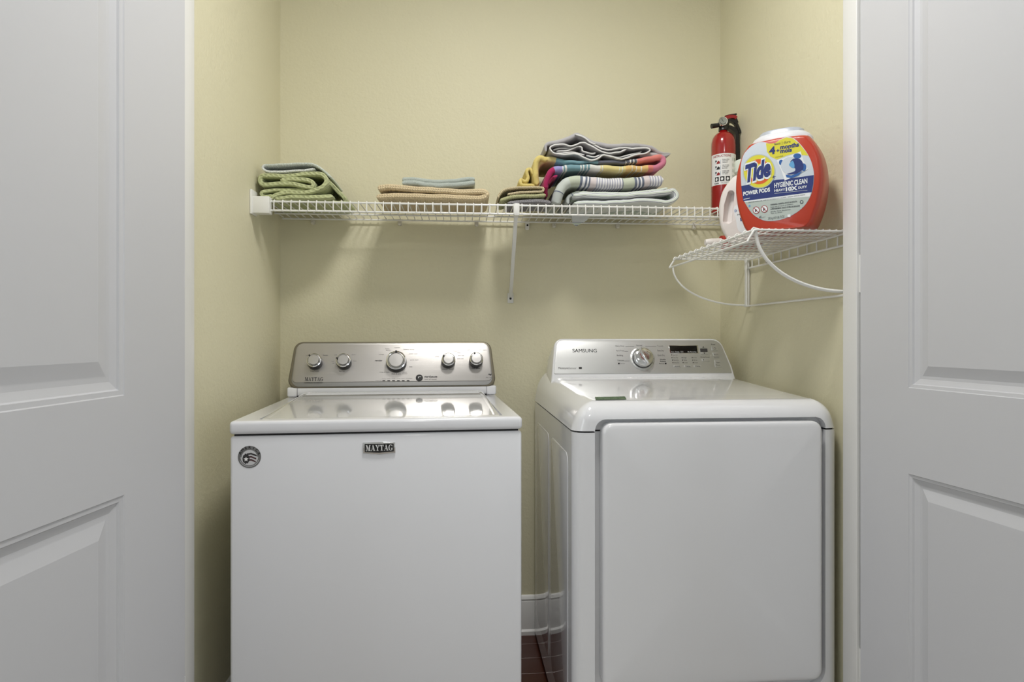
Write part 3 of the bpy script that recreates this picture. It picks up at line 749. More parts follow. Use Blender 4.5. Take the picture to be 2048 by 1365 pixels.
# green sticker on the top
TP = Plane(DM, (0, .07, deck_z(.07) + .0006), (1, 0, 0), (0, .5, .039))
GST = mat('green_sticker', (64, 92, 62), .5)
def tq(x, y): return TP.px(x, y)
TP.flat_px('energy_sticker', [(1189.5, 794.5), (1250, 793.6), (1253, 799.6), (1192, 800.8)], .0004, GST, dry)
STL = mat('sticker_print', (138, 156, 130), .5)
text_px(TP, 'lettering', 'PLEASE REMOVE LINT', (1193, 797.2), (1249, 796.4), 2.0, STL, dry, .0008)
text_px(TP, 'lettering', 'FILTER AFTER EVERY LOAD', (1194, 800.0), (1251, 799.0), 1.8, STL, dry, .0008)

# ------------------------------------------------------------------ wire shelf on the back wall
DZ = 1.532                        # top of the deck
SY0, SY1 = 2.022, 2.318
sh = thing('wire_shelf', 'long white wire shelf holding folded towels along the back wall', 'shelf', (0, 0, DZ))
x0, x1 = XL + .016, XR - .010
rw, rl = .0019, .0032
cw = MB().tube([(0, SY1, -.0019), (0, SY0 + .003, -.0019), (0, SY0 - .0005, -.004), (0, SY0 - .002, -.008), (0, SY0 - .002, -.036)], rw, 6).build('cross_wire', WIRE, sh, loc=(x0, 0, 0))
n = int((x1 - x0) / .0256)
for k in range(1, n + 1): copy_part(cw, sh, (x0 + (x1 - x0) * k / n, 0, 0))
for y, z in ((SY0 + .0035, -.0065), (SY0 + .0025, -.0345), (SY1 - .004, -.0066), ((SY0 + SY1) / 2 + .05, -.0062)):
    MB().tube([(x0 - .004, y, z), (x1 + .003, y, z)], rl, 8).build('rail_wire', WIRE, sh)
# clips that hold the back rail to the wall
first = None
for px_ in (626, 799.5, 953, 1108, 1235, 1388):
    X = at_y(px_, 436, YB - .01).x
    if first is None:
        first = MB().box(-.007, .007, YB - .018, YB - .0004, -.024, -.002, r=.003, seg=2).tube([(0, YB - .014, -.018), (0, YB - .020, -.022)], .0045, 8).build('wall_clip', CLIPM, sh, loc=(X, 0, 0))
    else: copy_part(first, sh, (X, 0, 0))
X = at_y(1054.5, 443, YB - .01).x
MB().box(X - .0075, X + .0075, YB - .016, YB - .0004, -.034, .0, r=.004, seg=2).build('wall_clip', WIRE, sh)
MB().lathe([(.0035, 0), (.0035, .002), (.0005, .0025)], 10, Matrix.Translation((X, YB - .016, -.018)) @ Matrix.Rotation(R(90), 4, 'X')).build('screw', BLACKP, sh)
# diagonal brace
Xb = .1745
v0, v1 = Vector((Xb, SY0 + .012, -.014)), Vector((Xb + .003, YB - .008, -.282))
d = (v1 - v0); L = d.length; ez = d.normalized(); ex = Vector((1, 0, 0)); ey = ez.cross(ex).normalized(); ex = ey.cross(ez)
Mx = Matrix(((ex.x, ey.x, ez.x, v0.x), (ex.y, ey.y, ez.y, v0.y), (ex.z, ey.z, ez.z, v0.z), (0, 0, 0, 1)))
br = MB().box(-.0065, .0065, -.0050, .0050, 0, L, r=.0025, seg=2, M=Mx).build('brace', WIRE, sh)
MB().box(Xb - .009, Xb + .009, SY0 - .006, SY0 + .022, -.040, -.0005, r=.003, seg=2).build('brace_hook', WIRE, br)
MB().box(Xb - .008, Xb + .014, YB - .005, YB - .0004, -.305, -.268, r=.002, seg=2).build('brace_foot', WIRE, br)
MB().lathe([(.0040, 0), (.0040, .002), (.0005, .0026)], 12, Matrix.Translation((Xb + .003, YB - .005, -.289)) @ Matrix.Rotation(R(90), 4, 'X')).build('screw', BLACKP, br)
# end bracket at the left wall
eb = MB().box(XL + .0005, XL + .058, SY0 - .018, SY0 + .018, -.047, .006, r=.003, seg=2).build('end_bracket', WIRE, sh)
MB().box(XL + .0005, XL + .008, SY0 - .022, SY0 + .030, -.050, .026, r=.002, seg=2).build('bracket_plate', WIRE, eb)
eb2 = MB().box(XR - .012, XR - .0005, SY0 - .018, SY0 + .018, -.047, .006, r=.003, seg=2).build('end_bracket', WIRE, sh)

# ------------------------------------------------------------------ small wire shelf on the right wall
EZ = 1.3715
s2 = thing('wire_shelf', 'small white wire shelf with curved supports on the right wall under the detergent', 'shelf', (0, 0, EZ))
AX0, AX1, AY0, AY1, LX = .723, XR - .009, 1.512, 2.10, .7045
# wires running front to back
yw = MB().tube([(0, AY0, -.0019), (0, AY1, -.0019)], rw, 6).build('deck_wire', WIRE, s2, loc=(AX0 + .003, 0, 0))
m_ = 14
for k in range(1, m_ + 1): copy_part(yw, s2, (AX0 + .003 + (AX1 - AX0 - .003) * k / m_, 0, 0))
# bent cross wires: lip, deck, wall drop
xw = MB().tube([(AX0 - .0055, 0, -.0085), (AX0 - .0055, 0, -.003), (AX0 - .001, 0, .0014), (AX0 + .010, 0, -.0010), (AX0 + .022, 0, -.0055), (AX1 - .004, 0, -.0055), (AX1, 0, -.010), (AX1, 0, -.036)], .0020, 6).build('cross_wire', WIRE, s2, loc=(0, AY0 + .004, 0))
kk = 12
for k in range(1, kk + 1): copy_part(xw, s2, (0, AY0 + .004 + (AY1 - AY0 - .008) * k / kk, 0))
for pts in ([(LX, AY0, -.0345), (LX, AY1, -.0345)], [(AX0 - .001, AY0, -.0055), (AX0 - .001, AY1, -.0055)], [(AX1, AY0, -.0365), (AX1, AY1, -.0365)], [(AX1 - .002, AY0, -.008), (AX1 - .002, AY1, -.008)]):
    MB().tube(pts, .0030, 8).build('rail_wire', WIRE, s2)
for y in (AY0, AY1):
    MB().tube([(LX, y, -.0345), (LX + .004, y, -.026), (AX0 - .002, y, -.007), (AX0 + .004, y, -.0045), (AX1, y, -.0045), (AX1, y, -.036)], .0030, 8).build('end_wire', WIRE, s2)
# curved support arms and wall frame
def arc(p0, p1, y, r, bulge):
    pts = []
    for k in range(17):
        t = k / 16; a = t * math.pi / 2
        pts.append((p0[0] + (p1[0] - p0[0]) * (1 - math.cos(a)) ** bulge, y, p0[1] + (p1[1] - p0[1]) * math.sin(a)))
    return pts
ZB = 1.207 - EZ
MB().tube([(AX0 - .010, AY1 - .004, -.030)] + arc((AX0 - .008, -.034), (AX1 - .004, ZB + .003), AY1 - .004, .0032, 1.0), .0030, 8).build('support_arm', WIRE, s2)
MB().tube([(AX0, AY0 + .006, -.003)] + arc((AX0 + .006, -.006), (AX1 - .004, ZB + .008), AY0 + .006, .0048, 1.0), .0046, 8).build('support_arm', WIRE, s2)
MB().tube([(AX1 - .002, AY0 - .005, ZB), (AX1 - .002, AY1, ZB)], .0032, 8).build('wall_rail', WIRE, s2)
MB().box(AX1 - .006, AX1 + .006, AY1 - .022, AY1 - .006, ZB, .0, r=.002, seg=2).build('wall_post', WIRE, s2)
MB().tube([(AX1 - .006, AY1 - .024, ZB), (AX1 - .006, AY1 - .024, -.006)], .0022, 6).build('post_wire', WIRE, s2)

# ------------------------------------------------------------------ folded towels on the back shelf
def ribbon(mb, pts, thick, yf, yb, per=7, seed=0, wob=.002, ny=9, zmin=DZ + .0012, px_map=None, tail=1.0):
    """a layer of cloth: pts are (photo x, photo y[, extra front depth[, thickness factor]]) on the plane of the shelf front"""
    ctl = []
    for p in pts:
        q = px_map(p[0], p[1]) if px_map else (p[0], p[1])
        dy = p[2] if len(p) > 2 else 0.0; tf = p[3] if len(p) > 3 else 1.0
        P = at_y(q[0], q[1], yf); ctl.append((P.x, P.z, dy, tf))
    sp = [Vector(c) for c in ctl]
    dense = spline(sp, per)
    n = len(dense); us = [0.0]
    for i in range(1, n): us.append(us[-1] + math.hypot(dense[i][0] - dense[i - 1][0], dense[i][1] - dense[i - 1][1]))
    h0 = thick / 2; arcN = 6
    base = len(mb.v); uvs = []; K = None
    for i in range(n):
        a, b_ = dense[max(0, i - 1)], dense[min(n - 1, i + 1)]
        tx, tz = b_[0] - a[0], b_[1] - a[1]; l = math.hypot(tx, tz) or 1; nx, nz = -tz / l, tx / l
        h = h0 * dense[i][3]
        e = min(us[i], us[-1] - us[i]) / min(max(h, 1e-5), .005)
        k = 1.0 if e > 1 else max(.25, math.sqrt(max(0, 1 - (1 - e) ** 2)))
        h *= k
        yf_i = yf + dense[i][2]
        loop = []
        ys = [yf_i + h + (yb - yf_i - h) * (j / (ny - 1)) ** 1.4 for j in range(ny)]
        for j in range(ny - 1, 0, -1): loop.append((h, ys[j], ys[j] - yf_i))
        for j in range(arcN + 1):
            an = math.pi / 2 - math.pi * j / arcN
            loop.append((h * math.sin(an), yf_i + h - h * math.cos(an), (h * (an if j <= arcN / 2 else an))))
        for j in range(1, ny): loop.append((-h, ys[j], -(ys[j] - yf_i)))
        if K is None: K = len(loop)
        for (off, y, vv) in loop:
            w1 = noise.noise(Vector((dense[i][0] * 28 + seed * 7.1, y * 22, dense[i][1] * 28))) * wob
            w2 = noise.noise(Vector((us[i] * 90 + seed, y * 70, 3.3))) * wob * .35
            w3 = noise.noise(Vector((us[i] * 40 + seed * 3, 9.1, 0))) * wob * .8
            x = dense[i][0] + nx * (off + w2) + w1 * .6
            z = dense[i][1] + nz * (off + w2) + w1
            mb.v.append((x, y + w3, max(zmin, z))); uvs.append((us[i], vv))
    for i in range(n - 1):
        for k in range(K - 1):
            a = base + i * K + k; mb.f.append((a, a + 1, a + 1 + K, a + K))
        a = base + i * K; mb.f.append((a + K - 1, a, a + K, a + 2 * K - 1))
    mb.f.append(tuple(reversed(range(base, base + K)))); mb.f.append(tuple(range(base + (n - 1) * K, base + n * K)))
    if mb.uv is None: mb.uv = []
    mb.uv += uvs
    return us[-1]
YFR = 2.040
def crop(ox, oy, sc): return lambda x, y: (ox + x * sc, oy + y * sc)
gm = crop(490, 300, .10989)
tw = crop(490, 230, .2490)
wc = crop(980, 230, .23437)
st8 = crop(1080, 250, .14648)

# green cable-knit towel, folded and rolled
GREEN = cloth_mat('green_knit', (190, 196, 150), knit='cable', period=.0075, strength=.8)
mb = MB()
ribbon(mb, [(640, 545), (900, 520), (1120, 540), (1225, 600), (1215, 670), (1120, 665), (900, 618), (650, 605), (430, 625), (300, 610), (262, 545), (290, 470), (430, 455), (700, 470), (1000, 440), (1250, 415), (1400, 440), (1470, 540), (1420, 650), (1250, 730), (1050, 775), (800, 765), (600, 795), (470, 870), (390, 920)], .0142, YFR, 2.27, 6, 1, .0022, px_map=gm)
ribbon(mb, [(1080, 715, .012), (700, 705, .010), (450, 730, .006), (320, 745, .004), (285, 790, .004), (330, 830, .006), (480, 820, .010)], .0105, YFR, 2.27, 6, 2, .0020, px_map=gm)
ribbon(mb, [(520, 885, .004), (800, 850, .002), (1150, 850, .004), (1400, 830, .010), (1560, 790, .03)], .0135, YFR, 2.27, 6, 3, .0022, px_map=gm)
ribbon(mb, [(1440, 500, .018), (1545, 600, .03), (1640, 700, .05), (1730, 790, .06), (1720, 860, .07), (1500, 890, .05), (1000, 900, .03)], .0125, YFR, 2.28, 6, 4, .0025, px_map=gm)
tag(mb.build('folded_towel', GREEN, smooth=70), 'green cable-knit towel rolled and folded at the left end of the shelf', 'towel', 'folded towels on the back shelf')
# pale ribbed cloth on top of it
PALE = cloth_mat('pale_rib', [(0, (236, 240, 236)), (.18, (214, 221, 212)), (.60, (214, 221, 212))], knit='rib', period=.0036, strength=.6)
mb = MB()
ribbon(mb, [(1270, 345), (1000, 372), (700, 392), (450, 392), (350, 360), (315, 315), (350, 275), (500, 268), (700, 262), (1000, 245), (1200, 255), (1340, 310), (1450, 395, .01), (1540, 470, .02)], .0075, YFR + .002, 2.26, 6, 5, .0016, px_map=gm)
ribbon(mb, [(330, 262, .03), (600, 232, .035), (900, 222, .035), (1150, 232, .035), (1330, 275, .03)], .0075, YFR + .002, 2.26, 6, 6, .0012, px_map=gm)
tag(mb.build('folded_cloth', PALE, smooth=70), 'pale blue-white ribbed cloth folded on top of the green towel', 'towel', 'folded towels on the back shelf')
# tan waffle towel
TAN = cloth_mat('tan_waffle', (222, 203, 166), knit='waffle', period=.0080, strength=.9)
mb = MB()
ribbon(mb, [(1055, 655), (1200, 648), (1450, 652), (1700, 662), (1860, 668), (1925, 655), (1940, 630), (1900, 612), (1750, 615), (1500, 600), (1300, 588), (1150, 575), (1065, 588)], .0195, YFR, 2.26, 6, 8, .0018, px_map=tw)
tag(mb.build('folded_towel', TAN, smooth=70), 'tan waffle-weave towel folded in two layers in the shelf middle', 'towel', 'folded towels on the back shelf')
BLUEG = cloth_mat('blue_grey_terry', (188, 197, 190), knit='terry', strength=.9, dist=.004)
mb = MB()
ribbon(mb, [(1262, 545), (1330, 540), (1450, 556), (1560, 566), (1700, 558), (1800, 545), (1848, 540)], .0175, YFR + .006, 2.20, 6, 9, .0022, px_map=tw)
ribbon(mb, [(1262, 518), (1330, 514), (1450, 528), (1560, 536), (1700, 524), (1800, 512), (1846, 512)], .0150, YFR + .010, 2.20, 6, 10, .0020, px_map=tw)
tag(mb.build('folded_washcloth', BLUEG, smooth=70), 'small blue-grey terry washcloth lying on the tan waffle towel', 'washcloth', 'folded towels on the back shelf')
# three washcloths left of the big pile
GREYK = cloth_mat('grey_knit', (150, 148, 152), knit='waffle', period=.0060, strength=.9)
GRNK = cloth_mat('sage_knit', (192, 192, 146), knit='rib', period=.0034, strength=.7)
TANK = cloth_mat('sand_knit', (222, 207, 170), knit='rib', period=.0040, strength=.8)
mb = MB(); ribbon(mb, [(150, 752), (300, 738), (420, 732), (520, 745)], .0130, YFR, 2.18, 6, 11, .0012, px_map=wc)
tag(mb.build('folded_washcloth', GREYK, smooth=70), 'grey speckled washcloth at the bottom of the small stack beside the bracket', 'washcloth', 'folded towels on the back shelf')
mb = MB(); ribbon(mb, [(85, 728), (180, 700), (300, 690), (400, 688), (478, 682)], .0120, YFR, 2.18, 6, 12, .0012, px_map=wc)
tag(mb.build('folded_washcloth', GRNK, smooth=70), 'sage green ribbed washcloth between the grey and tan ones', 'washcloth', 'folded towels on the back shelf')
mb = MB(); ribbon(mb, [(150, 675), (250, 662), (380, 655), (440, 650), (458, 635), (440, 618), (330, 616), (200, 622), (120, 640), (80, 680), (72, 705)], .0076, YFR, 2.18, 6, 13, .0012, px_map=wc)
tag(mb.build('folded_washcloth', TANK, smooth=70), 'tan ribbed washcloth folded on top of the sage green one', 'washcloth', 'folded towels on the back shelf')
# pale striped towel at the bottom of the pile
wv = [(-.30, (205, 212, 208)), (-.26, (110, 122, 134)), (-.255, (222, 228, 224)), (-.2, (200, 212, 200)), (-.15, (110, 122, 134)), (-.145, (226, 230, 228)), (-.0085, (228, 232, 232)), (-.0064, (96, 106, 118)), (-.0042, (232, 235, 235)), (-.001, (214, 226, 210)), (.002, (232, 235, 235)), (.0044, (110, 118, 130)), (.0064, (232, 235, 235)), (.05, (200, 214, 198)), (.08, (104, 112, 122)), (.083, (226, 230, 228))]  # dark steps among the stripes paint the shadow between layers
PSTR = cloth_mat('pale_stripe_shade', wv, axis=1, knit='weave', strength=.35)
mb = MB()
ribbon(mb, [(470, 1062), (800, 1060), (1100, 1048), (1400, 1022), (1600, 1040), (1740, 1055), (1850, 1015), (1880, 950), (1830, 890), (1740, 905), (1500, 930), (1200, 955), (900, 962), (650, 950), (465, 955)], .0150, YFR, 2.28, 6, 14, .0028, px_map=st8)
ribbon(mb, [(540, 912, .006), (900, 922, .006), (1250, 918, .006), (1600, 880, .008), (1760, 855, .012)], .0070, YFR, 2.28, 6, 25, .0014, px_map=st8)
pst = mb.build('folded_towel', PSTR, smooth=70)
hc = [at_y(x_, y_, 2.20) for x_, y_ in ((1143, 431), (1180, 432), (1174, 441), (1152, 453), (1145, 447))]
mb = MB(); mb.loft([[p + Vector((0, -.002, 0)) for p in hc], [p + Vector((0, .002, 0)) for p in hc]]); mb.uv = [(p[0], p[2] - 1.5) for p in mb.v]
mb.build('hanging_corner', PSTR, pst, smooth=0)
tag(pst, 'pale towel with pale stripes and grey lines painted as layer shadows at the bottom of the big pile', 'towel', 'folded towels on the back shelf')
# striped towel above it: grey-blue stripes across
k_ = .000238      # metres per crop pixel of the measured stripe positions
seq = []; DK, WH, PG, PK, LG = (112, 120, 138), (232, 232, 232), (198, 206, 186), (222, 212, 212), (176, 178, 194)
def st(x, c): seq.append(((x - 270) * k_ + .080, c))
seq.append((0, (188, 194, 190))); seq.append((.035, DK)); seq.append((.038, (205, 212, 205)))
st(290, PG); st(440, DK); st(475, WH); st(510, DK); st(540, WH); st(560, DK); st(582, PK)
x_ = 670
while x_ < 1030: st(x_, LG); st(x_ + 17, WH); x_ += 36
st(1034, DK); st(1048, PG); st(1206, DK); st(1240, WH); st(1262, DK); st(1290, WH); st(1312, DK); st(1340, PK)
x_ = 1420
while x_ < 1760: st(x_, LG); st(x_ + 18, WH); x_ += 40
SSTR = cloth_mat('cross_stripe', seq, axis=0, knit='weave', strength=.4)
mb = MB()
ribbon(mb, [(240, 1055, .012, .9), (252, 985, .010, .95), (290, 870, .006, .95), (380, 775, .002, .95), (520, 745), (700, 765), (900, 785), (1080, 785), (1300, 775), (1500, 755), (1690, 742)], .0345, YFR, 2.27, 8, 16, .0036, px_map=st8)
ribbon(mb, [(400, 1050, .03), (420, 950, .03), (560, 880, .03)], .012, YFR, 2.27, 6, 26, .0018, px_map=st8)
tag(mb.build('folded_towel', SSTR, smooth=70), 'white towel with grey-blue cross stripes in the middle of the big pile', 'towel', 'folded towels on the back shelf')
# bright multicoloured towel
MAG, LIL, TEA, TEW, WHT, YEL, ORA, SAL, PNK, NAV = (176, 48, 98), (160, 158, 208), (124, 160, 170), (150, 186, 192), (226, 226, 220), (226, 212, 148), (230, 194, 128), (224, 136, 128), (208, 128, 152), (104, 106, 118)
cs = [(0, (120, 22, 56)), (.030, MAG)]
def cu(x, c_): cs.append((.087 + (x - 165) * .000241, c_))
for x_, c_ in ((205, LIL), (318, WHT), (335, TEA), (350, WHT), (378, TEA), (570, WHT), (585, TEA), (604, WHT), (622, TEA), (650, WHT), (668, TEA), (690, WHT), (842, YEL), (868, WHT), (880, YEL), (1108, WHT), (1120, YEL), (1150, WHT), (1163, YEL), (1200, ORA), (1280, WHT), (1294, ORA), (1335, WHT), (1350, ORA), (1410, WHT), (1424, ORA), (1512, SAL), (1580, PNK)): cu(x_, c_)
cs += [(.492, SAL), (.575, WHT), (.578, NAV), (.586, WHT), (.589, NAV), (.597, WHT), (.600, NAV), (.610, WHT), (.613, NAV), (.705, TEA), (.80, (120, 160, 168)), (.845, YEL)]
COLT = cloth_mat('colour_stripe', cs, axis=0, knit='weave', strength=.5, jitter=.006)
mb = MB()
Lc = ribbon(mb, [(100, 960, .020, .7), (85, 850, .014, .8), (110, 730, .006), (165, 620, .0), (300, 590, .0), (520, 572), (760, 580), (1000, 585), (1250, 585), (1450, 580), (1600, 565), (1690, 515), (1690, 450), (1620, 425), (1480, 460, .002, .8), (1250, 492, .006, .7), (950, 495, .008, .6), (600, 490, .010, .6), (350, 480, .014, .7), (180, 445, .02), (60, 445, .03), (-20, 520, .035), (-60, 640, .035), (-30, 780, .04), (30, 880, .05)], .0190, YFR, 2.26, 7, 17, .0044, px_map=st8)
ribbon(mb, [(120, 800, .004, .6), (180, 715, .002, .7), (240, 690, .004, .6)], .012, YFR, 2.2, 6, 18, .002, px_map=st8)
colt = mb.build('folded_towel', COLT, smooth=70)
tag(colt, 'multicoloured beach towel of magenta, teal, yellow and pink stripes', 'towel', 'folded towels on the back shelf')
YELM = cloth_mat('yellow_terry', (222, 204, 128), knit='terry', strength=.7)
mb = MB()
ribbon(mb, [(-60, 640, .03), (-120, 560, .035), (-170, 600, .03), (-150, 690, .03), (-190, 740, .028), (-250, 720, .022), (-245, 790, .02), (-160, 800, .022), (-60, 800, .03)], .0115, YFR, 2.2, 7, 19, .004, px_map=st8)
ribbon(mb, [(120, 440, .02), (10, 420, .02), (-40, 500, .022), (-45, 650, .024), (-30, 790, .03)], .0200, YFR, 2.2, 7, 20, .004, px_map=st8)
mb.build('yellow_fold', YELM, colt, smooth=70)['label'] = 'crumpled yellow end of the towel spilling out to the left'
# grey throw on top
GTH = cloth_mat('grey_throw', [(-.40, (176, 174, 176)), (-.0034, (232, 232, 230)), (.0034, (176, 174, 176))], axis=1, knit='weave', strength=.4)
GTP = cloth_mat('grey_throw_plain', (182, 180, 182), knit='weave', strength=.4)
mb = MB()
ribbon(mb, [(95, 345, .010, .5), (88, 270, .008, .7), (130, 235, .006, .9), (240, 225, .004), (350, 200), (440, 160), (510, 130), (580, 150), (680, 215), (800, 255), (950, 275), (1150, 278), (1350, 272, .002, .9), (1480, 285, .004, .9), (1600, 335, .008, .9), (1700, 365, .010, .7), (1800, 380, .012, .4)], .0150, YFR + .008, 2.25, 7, 21, .0040, px_map=st8)
ribbon(mb, [(1380, 400, .012), (1500, 385, .012, 1.3), (1620, 390, .014, 1.5), (1720, 395, .016, 1.2), (1795, 384, .016, .5)], .0125, YFR + .004, 2.25, 6, 23, .002, px_map=st8)
grey_top = mb
mb = MB()
ribbon(mb, [(700, 240, .004), (860, 320, .002), (1000, 330), (1150, 312), (1300, 318), (1450, 312), (1505, 345), (1440, 385), (1320, 402), (1200, 438), (1090, 466), (980, 438), (870, 412), (800, 455), (720, 480), (620, 445), (480, 398), (300, 398), (190, 370), (140, 315), (190, 275), (330, 265), (450, 285), (560, 248), (660, 270), (790, 335), (930, 385), (1050, 378), (1180, 335)], .0052, YFR, 2.25, 6, 22, .0034, px_map=st8)
ribbon(mb, [(185, 325, .012), (300, 300, .012), (420, 300, .012), (500, 275, .010)], .0046, YFR + .002, 2.25, 6, 31, .002, px_map=st8)
ribbon(mb, [(640, 400, .010), (760, 420, .010), (850, 395, .010), (960, 405, .010), (1080, 430, .010), (1220, 400, .010), (1400, 350, .010)], .0050, YFR + .002, 2.25, 6, 32, .002, px_map=st8)
ribbon(mb, [(230, 372, .008), (400, 365, .008), (520, 375, .008), (620, 395, .010)], .0046, YFR + .002, 2.25, 6, 33, .002, px_map=st8)
ribbon(mb, [(230, 350, .006), (400, 335, .006), (520, 288, .004), (575, 300, .004), (590, 352, .004), (700, 378, .006), (770, 372, .008)], .0046, YFR + .002, 2.25, 6, 28, .0018, px_map=st8)
ribbon(mb, [(480, 128, -.002), (600, 170, -.002), (690, 236, -.001), (760, 262, 0)], .0046, YFR, 2.25, 6, 29, .0012, px_map=st8)
grey_hem = mb
mb = grey_top
throw = mb.build('folded_throw', GTP, smooth=70)
grey_hem.build('hemmed_layers', GTH, throw, smooth=70)
tag(throw, 'grey throw with white hems crumpled on top of the big pile', 'blanket', 'folded towels on the back shelf')

# ------------------------------------------------------------------ detergent tub
TR = R(-40)
ex_ = Vector((math.cos(TR), math.sin(TR), 0)); nn_ = Vector((math.sin(TR), -math.cos(TR), 0))
TL = Vector((.82, 1.605, EZ + .0028)) + ex_ * .020
tub = thing('detergent_tub', 'orange-red laundry pod tub with silver lid on the small side shelf', 'detergent', TL, TR)
TM = rootM(TL, TR)
ORANGE = mat('orange_plastic', (180, 50, 18), .34, coat=.25); LIDS = mat('silver_lid', (190, 196, 206), .3, .25); LIDW = mat('lid_white', (214, 216, 220), .35)
half = [(.062, 0), (.078, .004), (.092, .032), (.102, .070), (.1075, .115), (.1045, .160), (.094, .198), (.078, .226), (.062, .236), (.0, .240)]
right = spline(half, 6); outl = [(p.x, p.y) for p in right] + [(-p.x, p.y) for p in reversed(right)]
o2 = []
for p in outl:
    if not o2 or (abs(p[0] - o2[-1][0]) + abs(p[1] - o2[-1][1])) > 1e-4: o2.append(p)
outl = o2
dz = .058
rings = []
for y, s_ in ((-dz, .905), (-dz + .0012, .925), (-dz + .005, .950), (-dz + .011, .972), (-dz + .020, .988), (-.025, .998), (0, 1.0), (.025, .998), (dz - .020, .985), (dz - .008, .955), (dz, .90)):
    rings.append([(a * s_, y, .118 + (b_ - .118) * s_ if b_ > .02 else b_ * 1.0 + .118 * (1 - s_) * .35 * (1 if b_ > .001 else .35)) for a, b_ in outl])
MB().loft(rings).build('tub_body', ORANGE, tub, smooth=45)
lr_ = []
for z, a, d_ in ((.228, .076, .048), (.239, .075, .047), (.248, .068, .044), (.253, .060, .040)):
    lr_.append([(a * math.copysign(abs(math.cos(q)) ** .8, math.cos(q)), d_ * math.copysign(abs(math.sin(q)) ** .8, math.sin(q)), z) for q in [2 * math.pi * k / 40 for k in range(40)]])
lidt = MB().loft(lr_).build('tub_lid', LIDW, tub)
lr_ = []
for z, a, d_ in ((.252, .056, .038), (.261, .054, .036), (.2645, .049, .033), (.2655, .030, .02)):
    lr_.append([(a * math.copysign(abs(math.cos(q)) ** .8, math.cos(q)), d_ * math.copysign(abs(math.sin(q)) ** .8, math.sin(q)), z) for q in [2 * math.pi * k / 40 for k in range(40)]])
MB().loft(lr_).build('lid_top', LIDS, lidt)
LP = Plane(TM, (0, -dz - .0002, 0), (1, 0, 0), (0, 0, 1))
T_ = lambda x, y: (1470 + x / 6.205, 240 + y / 6.205)
def C(n_, r, g, b_, ro=.4): return mat(n_, (r, g, b_), ro)
L_GREY, L_YEL, L_NAVY, L_WHITE, L_ORG, L_SIL = C('label_grey', 196, 205, 214), C('label_yellow', 214, 206, 58), C('label_navy', 32, 48, 112), C('label_white', 226, 230, 232), C('label_orange', 214, 92, 34), C('label_silver', 176, 186, 180)
L_BLU, L_SKY, L_TXT, L_RED = C('label_blue', 40, 92, 160), C('label_sky', 96, 158, 206), C('label_text', 60, 66, 74), C('label_red', 150, 34, 38)
labp = [(70, 640), (76, 540), (110, 430), (180, 345), (260, 292), (340, 275), (420, 292), (500, 287), (560, 245), (640, 212), (720, 225), (800, 290), (880, 390), (940, 500), (974, 620), (980, 720), (962, 870), (920, 980), (850, 1080), (750, 1160), (640, 1215), (520, 1250), (400, 1256), (310, 1230), (220, 1170), (150, 1075), (105, 980), (80, 830)]
poly = [tuple(q) for q in spline([LP.px(*T_(*p)) for p in labp], 4, True)]
mb = MB(); LP.prism(mb, poly, -.003, .0006, .0003); lab = mb.build('label', L_GREY, tub, smooth=30)
def F_(name, pts, h, m, smooth=False): return LP.flat_px(name, [T_(*p) for p in pts], .0006 + h * .00022, m, lab, smooth)
def X_(s_, p0, p1, hp, m, h=6, bold=.0, shear=.0): return text_px(LP, 'lettering', s_, T_(*p0), T_(*p1), hp / 6.205, m, lab, .0006 + h * .00022, bold, shear)
F_('yellow_flash', [(384, 290), (430, 295), (500, 290), (560, 249), (640, 217), (718, 230), (797, 294), (875, 392), (912, 445), (830, 438), (770, 410), (640, 445), (520, 495), (440, 455), (400, 400)], 1, L_YEL)
F_('white_band', [(104, 978), (110, 1000), (150, 1075), (220, 1170), (310, 1226), (400, 1250), (520, 1245), (640, 1210), (750, 1155), (850, 1075), (918, 977), (945, 900)], 1, L_SIL)
F_('white_band', [(100, 985), (122, 1022), (928, 952), (952, 885)], 2, L_WHITE)
F_('navy_band', [(79, 822), (520, 745), (640, 735), (978, 686), (972, 790), (953, 898), (104, 1010), (88, 900)], 3, L_NAVY)
def oval(cx, cy, rx, ry, n=40): return [(cx + rx * math.cos(2 * math.pi * k / n), cy + ry * math.sin(2 * math.pi * k / n)) for k in range(n)]
F_('roundel', oval(300, 640, 201, 213), 4, L_SIL); F_('roundel', oval(300, 640, 190, 202), 5, L_YEL); F_('roundel', oval(298, 645, 148, 155), 6, L_ORG); F_('roundel', oval(296, 655, 108, 110), 7, L_YEL)
X_('Tide', (140, 782), (476, 682), 212, L_WHITE, 8, .10, .42); X_('Tide', (152, 770), (462, 678), 200, L_NAVY, 9, .05, .42)
X_('4', (425, 428), (500, 416), 84, L_NAVY, 3, .05); X_('+', (514, 408), (552, 402), 46, L_NAVY, 3, .03)
X_('months', (562, 366), (795, 328), 50, L_NAVY, 3, .04); X_('mois', (562, 414), (707, 393), 50, L_NAVY, 3, .04); X_('lasts | dure', (490, 316), (690, 282), 32, L_TXT, 3); X_('capsules', (502, 470), (598, 452), 14, L_TXT, 3)
